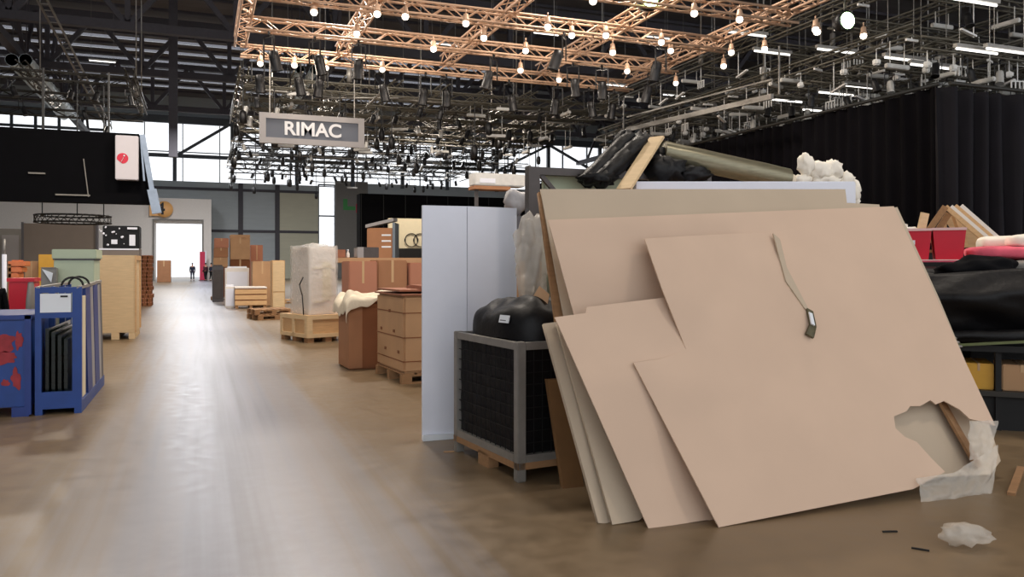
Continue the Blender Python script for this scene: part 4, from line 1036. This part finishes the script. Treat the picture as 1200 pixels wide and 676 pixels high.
# back upper sheet and thick board
D0, DN = lean_plane(P0.y+.44, math.radians(25))
m = MB(); sheet_tris(m, [(633, 222), (990, 222), (992, 238), (1030, 240), (1040, 300), (1040, 420), (672, 440), (662, 380)], D0, DN, None, 22); tag(m.build('cardboard_sheet', M_cardgrey, thick=.012), 'rearmost wide cardboard sheet whose top strip shows above the others', 'cardboard sheet')
D1, DN1 = lean_plane(P0.y+.56, math.radians(23))
m = MB(); sheet_tris(m, [(630, 226), (700, 226), (720, 500), (665, 450), (650, 376)], D1, DN1, None, 22); tag(m.build('fibre_board', M_woodd, thick=.03), 'thick brown board edge behind the cardboard at the upper left', 'board')
D2, DN2 = lean_plane(P0.y+.16, math.radians(27))
m = MB(); sheet_tris(m, [(935, 262), (1051, 243), (1100, 350), (1150, 470), (1172, 540), (1160, 556), (1080, 560), (970, 480)], D2, DN2, None, 24); tag(m.build('cardboard_sheet', M_cardgrey, thick=.012), 'cardboard sheet showing through the torn corner at lower right', 'cardboard sheet')
# brown post seen through the tear
a, b = onPlane(1103, 470, D2+DN2*.05, DN2), onPlane(1147, 548, D2+DN2*.05, DN2)
m = MB(); m.bar(a, b, .11, .02); tag(m.build('wood_strip', M_woodd), 'brown wood strip crossing inside the torn corner', 'strip')
# dark brown upright board by the cage
a = onZ(684, 570, 0)
o = MB().prism([(0, 0, 0), (.16, 0, 0), (.16, .22, .75), (-.03, .22, .75)], (0, .05, 0)).build('plank', mat('dark_plank', s(120, 86, 50), .8, var=.15), None, (a.x-.16, a.y, 0)); tag(o, 'dark brown short plank between the black cage and the cardboard', 'plank')
# small tan corner of card sticking out left
o = MB().prism([P(622, 352, 6.25), P(632, 335, 6.25), P(644, 345, 6.2), P(640, 364, 6.2)], V((.01, .02, 0))).build('card_scrap', M_card2); tag(o, 'small tan card corner sticking out above the black bundle', 'card')
# ------------------------------------------------------------------ pile the sheets lean on
RX0, RX1, RY0, RY1 = 2.72, 5.6, 5.95, 7.1
RX0, RX1, RY0, RY1 = 3.1, 5.7, 5.72, 6.75
t = thing('stillage_frame', 'dark grey steel stillage hidden behind the leaning cardboard', 'stillage', (RX0, RY0, 0))
LX = RX1-RX0; LY = RY1-RY0
m = MB()
for x in (0, LX-.08):
    for y in (0, LY-.08): m.box(x, x+.08, y, y+.08, 0, 1.6)
m.build('corner_post', M_steeld, t)
m = MB(); m.box(.08, LX-.08, LY-.08, LY, .1, .2); m.box(.08, LX-.08, .0, .08, .1, .2); m.box(.0, .08, .08, LY-.08, .1, .2); m.box(LX-.08, LX, .08, LY-.08, .1, .2); m.build('rail', M_steeld, t)
MB().box(.0, LX, .0, LY, .2, .23).build('deck', M_steeld, t)
q = onY(624, 200, 6.9); RZ = onY(624, 196, 6.9).z
t = thing('steel_rack', 'dark grey steel rack post with a top bar and brace right of the white panel', 'rack', (q.x-.06, 6.84, 0))
m = MB(); m.box(0, .11, 0, .1, 0, RZ); m.box(1.9, 2.0, 0, .1, 0, RZ); m.build('corner_post', M_steeld, t)
m = MB(); m.box(.11, 1.9, .01, .09, RZ-.07, RZ); m.box(.11, 1.9, .01, .09, .1, .2); m.build('rail', M_steeld, t)
m = MB(); m.bar((.12, .05, RZ-.05), (.32, .05, RZ-.26), .04); m.build('brace', M_steeld, t)
# what fills it
zt = onY(860, 222, 6.4).z
carton('bulk_carton', 'big carton inside the stillage hidden behind the cardboard', 'carton', RX0+.1, RY0+.1, .231, 1.15, .8, 1.74, M_carton)
carton('bulk_carton', 'second carton in the stillage behind the cardboard sheets', 'carton', RX0+1.3, RY0+.1, .231, 1.2, .8, 1.74, M_carton2)
p = onY(636, 205, 7.0); p2 = onY(682, 223, 7.0)
o = MB().box(0, p2.x-p.x+.5, 0, .05, 0, p.z, bev=.005).build('pale_board', M_green, None, (p.x, 6.98, 0)); tag(o, 'pale board standing behind the top left of the cardboard', 'board')
wa = onY(745, 217, 6.5); wb_ = onPlane(1003, 217, wa, FW); wz1 = onPlane(745, 212.5, wa, FW).z
t = thing('white_slab', 'long white slab lying on top of the pile behind the cardboard', 'slab', (wa.x, wa.y, 1.972), -YAW); MB().box(0, (wb_-wa).length, 0, .4, 0, wz1-1.972, bev=.008).build('slab_body', M_white, t)
# rolls and bundles on the top
def roll(p, q, r, m, name, label, cat, n=20, amp=.03, inner=True):
    p, q = V(p), V(q); z = (q-p).normalized(); x = V((0, 0, 1)).cross(z).normalized(); y = z.cross(x)
    t = thing(name, label, cat)
    def fn(u, v):
        a = u*2*PI; k = 1+amp*noise.noise(V((math.cos(a)*2, math.sin(a)*2, v*6)))
        return p+(q-p)*v+(x*math.cos(a)+y*math.sin(a))*r*k
    MB().grid(fn, n, 16, True).tube(p+z*.01, q-z*.01, r*.97, n=n).build('roll_body', m, t)
    if inner: MB().tube(p-z*.015, p+z*.02, r*.45, n=12).tube(q-z*.02, q+z*.015, r*.45, n=12).build('roll_core', M_blackm, t)
    return t
top = wz1
roll(onY(776, 178, 6.9), onY(922, 210, 6.72), .115, M_foil, 'foil_roll', 'thick olive silver foil roll lying aslant on the pile', 'roll')
a, b = onY(686, 213, 6.75), onY(738, 160, 6.95)
roll(a, b, .075, M_black, 'black_roll', 'black roll slanting up left of the leaning plank', 'roll', amp=.15)
a, b = onY(700, 214, 6.7), onY(752, 166, 6.85)
roll(a, b, .085, M_black, 'black_roll', 'second black roll touching the leaning plank', 'roll', amp=.2)
a, b = onY(724, 166, 7.0), onY(742, 172, 7.0)
m = MB(); m.sphere(onY(733, 168, 6.98), .13, 3, (.8, .8, 1), .35, 3); m.sphere(onY(752, 176, 6.98), .16, 3, (1, 1, 1.1), .35, 3, 2); tag(m.build('black_bundle', M_black), 'black rubber bundle on top of the two black rolls', 'bundle')
m = MB(); m.sphere(onY(700, 213, 6.75)+V((0, 0, .03)), .16, 3, (1.2, 1, .4), .5, 3, 5); tag(m.build('black_bundle', M_black), 'flat crumpled black bundle at the low left end of rolls', 'bundle')
m = MB(); c = onY(778, 200, 6.85); m.sphere(c, .2, 3, (1.1, .9, .75), .45, 3, 7); m.sphere(c+V((.28, -.05, -.03)), .15, 3, (1.6, .9, .6), .5, 3, 9); tag(m.build('black_bundle', M_black), 'crumpled black film heap under the foil roll end', 'bundle')
a = onY(731, 222, 6.45); b = onY(770, 161, 6.75)
m = MB(); m.bar(a, b, .155, .025); tag(m.build('plank', M_ply), 'pale wide plank leaning up over the black rolls', 'plank')
# white foam lumps
m = MB()
lum = [(945, 194, .09, (1, .8, 1.3)), (960, 200, .11, (1.3, .9, .9)), (976, 199, .1, (1.1, .9, 1)), (990, 212, .1, (1.0, .9, 1)), (1000, 224, .085, (.8, .8, 1.5)), (940, 210, .07, (1.6, .8, .7)), (968, 212, .1, (1.8, .9, .7)), (1001, 236, .07, (.8, .8, 1))]
for k, (px, py, r, s_) in enumerate(lum): m.sphere(onY(px, py, 6.7), r*1.02, 3, s_, .45, 2.6, k)
tag(m.build('foam_wrap', M_foam), 'crumpled white foam sheet heaped at the right end of the pile', 'foam')
o = roll(onY(918, 210, 6.7), onY(928, 212, 6.7), .07, M_cloth, 'tube_end', 'short cream tube end poking out by the white foam', 'tube')
# film bag, grey bundle left of the frame
def bag(name, label, px, py, d, rx, rz_, m_, seed):
    c = P(px, py, d)
    o = MB().sphere((0, 0, 0), 1, 4, (rx, rx*.7, rz_), .5, 2.2, seed).build(name, m_, None, c); tag(o, label, 'bag'); return o
bag('film_bag', 'clear crumpled film hanging between white panel and cardboard', 623, 300, 7.0, .15, .38, M_film, 3)
x, w = span(606, 640, 7.4); t = thing('film_stack', 'pale cardboard carton behind the hanging clear film', 'carton', (x, 7.35, 0)); MB().box(0, w*1.2, 0, .4, 0, 1.6, bev=.02).build('carton_body', M_carton2, t); MB().box(0, w*1.2, .0, .4, 1.6, 1.63).build('lid', M_carton2, t)
t = thing('grey_bundle', 'grey wrapped bundle standing above the white panel on its right', 'bundle', onY(604, 300, 11)*1); t.location.z = 0
zt_ = rowz(604, 222, 11); zm_ = rowz(604, 252, 11)
MB().sphere((0, 0, (zt_+zm_)/2), .17, 3, (1, .8, 1.1), .35, 2, 1).build('wrapped_top', mat('grey_wrap', s(150, 148, 150), .5, var=.1, bump=.3, bscale=10), t); MB().box(-.17, .17, -.14, .14, 0, zm_-.02, bev=.03).build('bundle_base', M_greyd, t)
# far silver casing seen above the white panel
x, w = span(556, 616, 24); z0, z1 = rowz(580, 222, 24), rowz(580, 203, 24)
t = thing('silver_casing', 'silver box casing high up behind the white panel', 'casing', (x, 24, z0)); MB().box(0, w, 0, .6, .12, z1-z0, bev=.03).build('casing_body', M_canw, t); MB().box(w*.1, w*.4, -.02, .001, .2, .34).build('white_patch', M_white, t); MB().box(0, w*.7, 0, .6, 0, .11).build('wood_bearer', M_carton, t); MB().box(.1, .2, .2, .3, -z0, 0).box(w-.2, w-.1, .2, .3, -z0, 0).build('leg', M_steeld, t)
# ------------------------------------------------------------------ clear film hanging from the torn corner
def filmf(u, v):
    # u across, v downwards
    tx = 1074+92*u; ty = 560-14*u-46*max(0, u-.45); bx = 1078+86*u; by = 612+10*math.sin(u*4+.5)+34*max(0, u-.25)
    px = tx+(bx-tx)*v+4*math.sin(v*3+u*2); py = ty+(by-ty)*v
    p = onPlane(px, py, S0+SN*(.03+.05*v), SN)
    return p+SN*(.04*noise.noise(V((u*4, v*4, 1)))+.02*noise.noise(V((u*11, v*9, 2))))
m = MB(); m.grid(filmf, 36, 36)
tag(m.build('clear_film', M_film), 'clear plastic film hanging from the torn corner of the big sheet', 'film')
def filmg(u, v):
    p = onPlane(1136+34*u*(1-.3*v), 493+10*u*0+46*v, S0+SN*.03, SN); return p+SN*(.03*noise.noise(V((u*4, v*4, 7))))
m = MB(); m.grid(filmg, 14, 18); tag(m.build('clear_film', M_film), 'small strip of clear film at the lower right sheet corner', 'film')
q = onZ(1130, 640, 0)
m = MB(); m.sphere((0, 0, .07), .085, 3, (1.6, .8, .75), .5, 2.5, 4); o = m.build('film_ball', M_film, None, q, -.4); tag(o, 'small crumpled ball of clear film on the floor below the tear', 'film')
# ------------------------------------------------------------------ pile of black film and red bins at the far right
PA = math.radians(44); PU = V((math.cos(PA), -math.sin(PA), 0)); PW = V((math.sin(PA), math.cos(PA), 0))
def onW(px, py, D): r = ray(px, py); return CAM+r*(D/r.dot(PW))
def wspan(px0, px1, D): a = onW(px0, 300, D); return a, (onW(px1, 300, D)-a).dot(PU)
M_rim = mat('pale_pink_rim', s(228, 186, 182), .5, var=.03)
TT = .82
a, w = wspan(1078, 1300, 8.9)
t = thing('pile_table', 'dark low trestle carrying the heap of black film at right', 'table', (a.x, a.y, 0), -PA)
MB().box(0, w, 0, 1.9, TT-.06, TT).build('table_top', M_blackm, t)
for x in (.05, (onW(1169.5, 300, 8.95)-a).dot(PU)-.02, w-.14):
    for y in (.05, 1.75): MB().box(x, x+.05, y, y+.09, 0, TT-.06).build('leg', M_blackm, t)
MB().box(0.02, w-.02, .02, 1.88, .33, .38).build('lower_shelf', mat('shelf_dark', s(40, 36, 30), .6), t)
MB().box(0, w, 1.86, 1.88, .38, TT-.06).build('back_board', M_blackm, t); MB().box(.12, w-.12, .08, 1.8, 0, .329).build('shade_fill', M_blackm, t)  # last block is a dark fill added for the shade below the shelf
def wcarton(name, label, cat, px0, px1, pyt, pyb, D, d, m, zb=None, tape=True):
    a, w = wspan(px0, px1, D); zt = onW(px0, pyt, D).z; zb = onW(px0, pyb, D).z if zb is None else zb
    return carton(name, label, cat, a.x, a.y, zb, w, d, zt-zb, m, -PA, None, tape)
wcarton('orange_carton', 'ochre box on the lower shelf under the black film heap', 'carton', 1129, 1165, 425, 0, 9.0, .5, M_yellow, .381)
wcarton('pale_carton', 'pale pinkish box right of the ochre box on the lower shelf', 'carton', 1174, 1222, 427, 0, 9.0, .5, M_carton2, .381)
def wroll(px0, py0, px1, py1, D, r, label, m_=M_black, amp=.12, D2=None):
    return roll(onW(px0, py0, D), onW(px1, py1, D2 or D), r, m_, 'black_roll', label, 'roll', amp=amp)
wroll(1096, 372, 1290, 356, 9.35, .2, 'large shiny black film roll at the right edge', M_black, .1)
wroll(1088, 395, 1290, 393, 8.95, .065, 'thin black roll beneath the large black roll at right', M_black, .2)
wroll(1070, 330, 1250, 338, 9.75, .17, 'black film roll above and behind the large one at right', M_black, .12)
def skirt(u, v):
    p = onW(1082+150*u, 322+82*v-10*u, 9.0-.12*math.sin(v*PI)+.25*abs(v-.35)); return p+PW*(.05*noise.noise(V((u*3, v*4, 3))))
m = MB(); m.grid(skirt, 30, 24); tag(m.build('black_film_sheet', M_black, thick=.006), 'curved sheet of black film sagging over the trestle front', 'film')
m = MB(); m.bar(onW(1106, 405, 8.84), onW(1250, 398, 8.84), .025); tag(m.build('olive_bar', mat('olive_bar', s(96, 104, 60), .5)), 'thin olive bar across the front below the black rolls', 'bar')
m = MB()
for k in range(9): m.sphere(onW(1096+k*3.5, 396+(k % 3)*5, 8.8), .03, 1, (1.5, 1, .6), .4, 3, k)
tag(m.build('film_shred', M_steel), 'pale crumpled film shreds at the left end of the thin black roll', 'film shreds')
D1 = 10.1
zb = onW(1090, 304, D1).z
a, w = wspan(1046, 1300, D1-.02)
wcarton('dark_carton', 'dark carton on the trestle carrying the white tray', 'carton', 1060, 1150, 0, 0, 10.0, .75, M_blackm, TT+.001, False).scale.z = 1
o = [k for k in C.objects if k.name.startswith('dark_carton')][-1]
for k in o.children: k.scale.z = (zb-.03-TT-.001)/(onW(1060, 0, 10.0).z-TT-.001)
a, w = wspan(1046, 1142, D1-.06)
t = thing('white_tray', 'white tray board under the two red bins', 'tray', (a.x, a.y, zb-.03), -PA); MB().box(0, w, 0, .6, 0, .028, bev=.006).build('tray_board', M_whitep, t)
MB().box(0, w*.8, -.01, 0, -.01, .02).build('tray_lip', M_pink, t)
def red_bin(px0, px1, pyt, D, label, patch=False):
    a, w = wspan(px0, px1, D); h = onW(px0, pyt, D).z-zb; d = .34
    t = thing('red_bin', label, 'bin', (a.x, a.y, zb), -PA)
    m = MB(); k = .03
    m.prism([(k, k, 0), (w-k, k, 0), (w-k, d-k, 0), (k, d-k, 0)], (0, 0, .01))
    for a, b, c_, d_ in (((k, k), (w-k, k), (w, 0), (0, 0)), ((w-k, k), (w-k, d-k), (w, d), (w, 0)), ((w-k, d-k), (k, d-k), (0, d), (w, d)), ((k, d-k), (k, k), (0, 0), (0, d))):
        m.bm.faces.new([m.bm.verts.new((a[0], a[1], 0)), m.bm.verts.new((b[0], b[1], 0)), m.bm.verts.new((c_[0], c_[1], h*.93)), m.bm.verts.new((d_[0], d_[1], h*.93))])
    bmesh.ops.remove_doubles(m.bm, verts=m.bm.verts[:], dist=.001); m.build('bin_body', M_red, t, thick=.008)
    m = MB(); e = .008; m.box(-e, w+e, -.015, .0, h*.92, h*1.0); m.box(-e, w+e, d, d+.015, h*.92, h*1.0); m.box(-e, 0, 0, d, h*.92, h*1.0); m.box(w, w+e, 0, d, h*.92, h*1.0); m.build('rim', M_rim, t)
    if patch: MB().box(w*.35, w*.52, .0, .016, h*.48, h*.62).build('sticker', M_paper, t)
red_bin(1052, 1091.5, 268, D1, 'red plastic bin with a pale sticker, left of the two on the heap', True)
red_bin(1093.5, 1132, 267, D1, 'red plastic bin without sticker, right of the two on the heap')
m = MB(); m.bar(onW(1075, 290, D1+.17), onW(1084, 249.5, D1+.17), .11, .025); tag(m.build('wood_block', M_ply), 'pale wood block upright in the left red bin', 'wood block')
m = MB(); c = onW(1054, 268, D1+.15); m.sphere(c, .07, 2, (1.4, 1, 1.1), .4, 3, 1); m.sphere(c+PU*.12-V((0, 0, .02)), .06, 2, (1.6, 1, .7), .4, 3, 4); tag(m.build('white_wrap', M_whitep), 'crumpled white wrap in the left red bin', 'wrap')
# black bundle in front of the bins
m = MB(); c = onW(1150, 318, 9.75); m.sphere(c, .26, 4, (2.1, .8, .62), .3, 2.2, 2); tag(m.build('black_bundle', M_blackc), 'soft black bundle slumped in front of the pink cloth and bins', 'bundle')
# timber frame bundle
yT = 12.4
t = thing('wooden_trestle', 'bundle of pale timber frames leaning into a peak at right', 'timber frames', (0, 0, 0))
for k, (a, b) in enumerate((((1108, 242), (1164, 290)), ((1114, 242), (1170, 290)), ((1119, 241), (1176, 290)), ((1126, 241), (1182, 290)))):
    MB().bar(onW(a[0], a[1], yT+.14*k), onW(b[0], b[1], yT+.14*k), .04, .06).build('rafter', (M_wood, M_whitep, M_wood, M_whitep)[k], t)
for k, (a, b) in enumerate((((1108, 242), (1080, 282)), ((1112, 250), (1090, 284)))): MB().bar(onW(a[0], a[1], yT-.02+.2*k), onW(b[0], b[1], yT-.02+.2*k), .05, .08).build('strut', M_woodd, t)
MB().bar(onW(1107, 254, yT+.3), onW(1107, 288, yT+.3), .03, .05).build('strut', M_wood, t)
MB().bar(onW(1118, 252, yT+.3), onW(1131, 288, yT+.3), .06, .05).build('strut', M_wood, t)
m = MB(); m.prism([onW(1112, 250, yT+.45), onW(1162, 290, yT+.45), onW(1130, 290, yT+.45), onW(1110, 262, yT+.45)], PW*.03); m.build('gusset', M_ply, t)
a, w = wspan(1070, 1190, yT-.1); zz = onW(1120, 284, yT).z
t = thing('support_block', 'dark block stand beneath the timber frames', 'block', (a.x, a.y, 0), -PA); MB().box(0, w, 0, .9, 0, zz-.14, bev=.02).build('block_body', M_blackm, t); MB().box(0, w, 0, .9, zz-.14, zz-.1).build('top_board', M_cartond, t)
def pad(px0, px1, py0, py1, D, d, m_, label, cat, name, seed):
    a, w = wspan(px0, px1, D); zt = onW(px0, py0, D).z; z0 = onW(px0, py1, D).z; h = zt-z0
    f = lambda q, e: math.copysign(abs(q)**e, q)
    def fn(u, v):
        an = u*2*PI; rr = math.sin(v*PI); ca, sa, cv = math.cos(an), math.sin(an), math.cos(v*PI)
        return V((w/2+f(ca, .45)*f(rr, .45)*w/2, d/2+f(sa, .45)*f(rr, .45)*d/2, h/2-f(cv, .5)*h/2+.03*noise.noise(V((ca*2*w, sa*2, seed)))))
    o = MB().grid(fn, 40, 20, True).build(name, m_, None, (a.x, a.y, z0), -PA); tag(o, label, cat); return o
pad(1150, 1204, 277, 292, 10.75, .6, M_foam, 'cream cushion pad lying in front of the timber frames', 'pad', 'cream_pad', 2)
pad(1184, 1270, 274, 290, 10.2, .5, M_foam, 'cream cushion pad at the right picture edge', 'pad', 'cream_pad', 4)
pad(1136, 1270, 289, 304, 10.1, .7, M_pink, 'pink and red cloth spread under the cream pads', 'cloth', 'pink_cloth', 6)
pad(1182, 1270, 305, 318, 9.95, .5, M_grey, 'pale grey pad below the pink cloth at the right edge', 'pad', 'grey_pad', 9)
wcarton('dark_carton', 'dark carton on the trestle under the pink cloth', 'carton', 1152, 1280, 318, 0, 10.0, .8, M_blackm, TT+.001, False)
# sheet on the floor at right
q = onZ(1172, 492, 0); o = MB().prism([(0, 0, 0), (.9, -.15, 0), (1.1, .3, 0), (.2, .4, 0)], (0, 0, .02)).build('white_sheet', M_paper, None, (q.x, q.y-.1, 0)); tag(o, 'white sheet lying on the floor below the black heap', 'sheet')
o = MB().box(0, .05, 0, .9, 0, .02).box(.3, .34, .1, .8, 0, .02).build('floor_strip', M_woodd, None, onZ(1180, 580, 0), -1.0); tag(o, 'dark flat strips on the floor at the right edge', 'strip')
for k, (px, py, rz) in enumerate(((1035, 624, .3), (1068, 643, .9), (520, 530, .2))):
    o = MB().box(0, .09, 0, .012, 0, .008).box(.02, .06, .004, .02, 0, .006).build('scrap', M_blackm if k < 2 else M_carton2, None, onZ(px, py, 0), -rz); tag(o, ('small dark splinter on the floor left of the film ball', 'small dark splinter on the floor nearest the film ball', 'small tan card scrap on the floor by the white panel')[k], 'scrap')
# ------------------------------------------------------------------ light
w = bpy.data.worlds.new('World'); sc.world = w; w.use_nodes = True
bg = w.node_tree.nodes['Background']; bg.inputs[0].default_value = (.93, .96, 1, 1); bg.inputs[1].default_value = 1.5
def area(name, loc, size, e, col, rot=(0, 0, 0), sy=None):
    l = bpy.data.lights.new(name, 'AREA'); l.energy = e; l.color = col; l.size = size
    if sy: l.shape = 'RECTANGLE'; l.size_y = sy
    o = bpy.data.objects.new(name, l); C.objects.link(o); o.location = loc; o.rotation_euler = rot; return o
warm = (1, .89, .77)
for i, (x, y) in enumerate(((8.5, -.5), (8, 8), (2.5, 13), (-4, 9), (10, 18), (3, 24), (-3, 24), (3, 38), (12, 38), (0, 55), (14, 55), (-8, 45), (-2, 74), (10, 74))):
    area('hall_fill', (x, y, 11), 1.2, (300 if y < 12 else 750 if y < 30 else 1100 if y < 50 else 1500), warm if y < 50 else (.96, .97, 1))  # unseen overhead area lights, added without fixtures to brighten the hall
for i, (x, y) in enumerate(((2.5, 20.8), (6, 20.8), (9.4, 20.8), (12.6, 20.8), (2.5, 24), (6, 24), (9.4, 24), (12.6, 24))):
    l = bpy.data.lights.new('grid_lamp', 'POINT'); l.energy = 38; l.color = (1, .84, .68); l.shadow_soft_size = .15
    o = bpy.data.objects.new('grid_lamp', l); C.objects.link(o); o.location = (x, y, 7.3)
# ------------------------------------------------------------------ camera, colour
cd = bpy.data.cameras.new('camera'); cam = bpy.data.objects.new('camera', cd); C.objects.link(cam)
cam.location = CAM; cam.rotation_euler = (PI/2, 0, -YAW)
cd.sensor_width = 36; cd.lens = 36*FOC/1200; cd.shift_y = -(338-HZ)/1200; cd.clip_end = 400; cd.clip_start = .05
sc.camera = cam
sc.view_settings.view_transform = 'Standard'; sc.view_settings.look = 'None'; sc.view_settings.gamma = 1; sc.view_settings.use_curve_mapping = False
sc.view_settings.exposure = 0
sc.cycles.max_bounces = 6; sc.cycles.transparent_max_bounces = 12
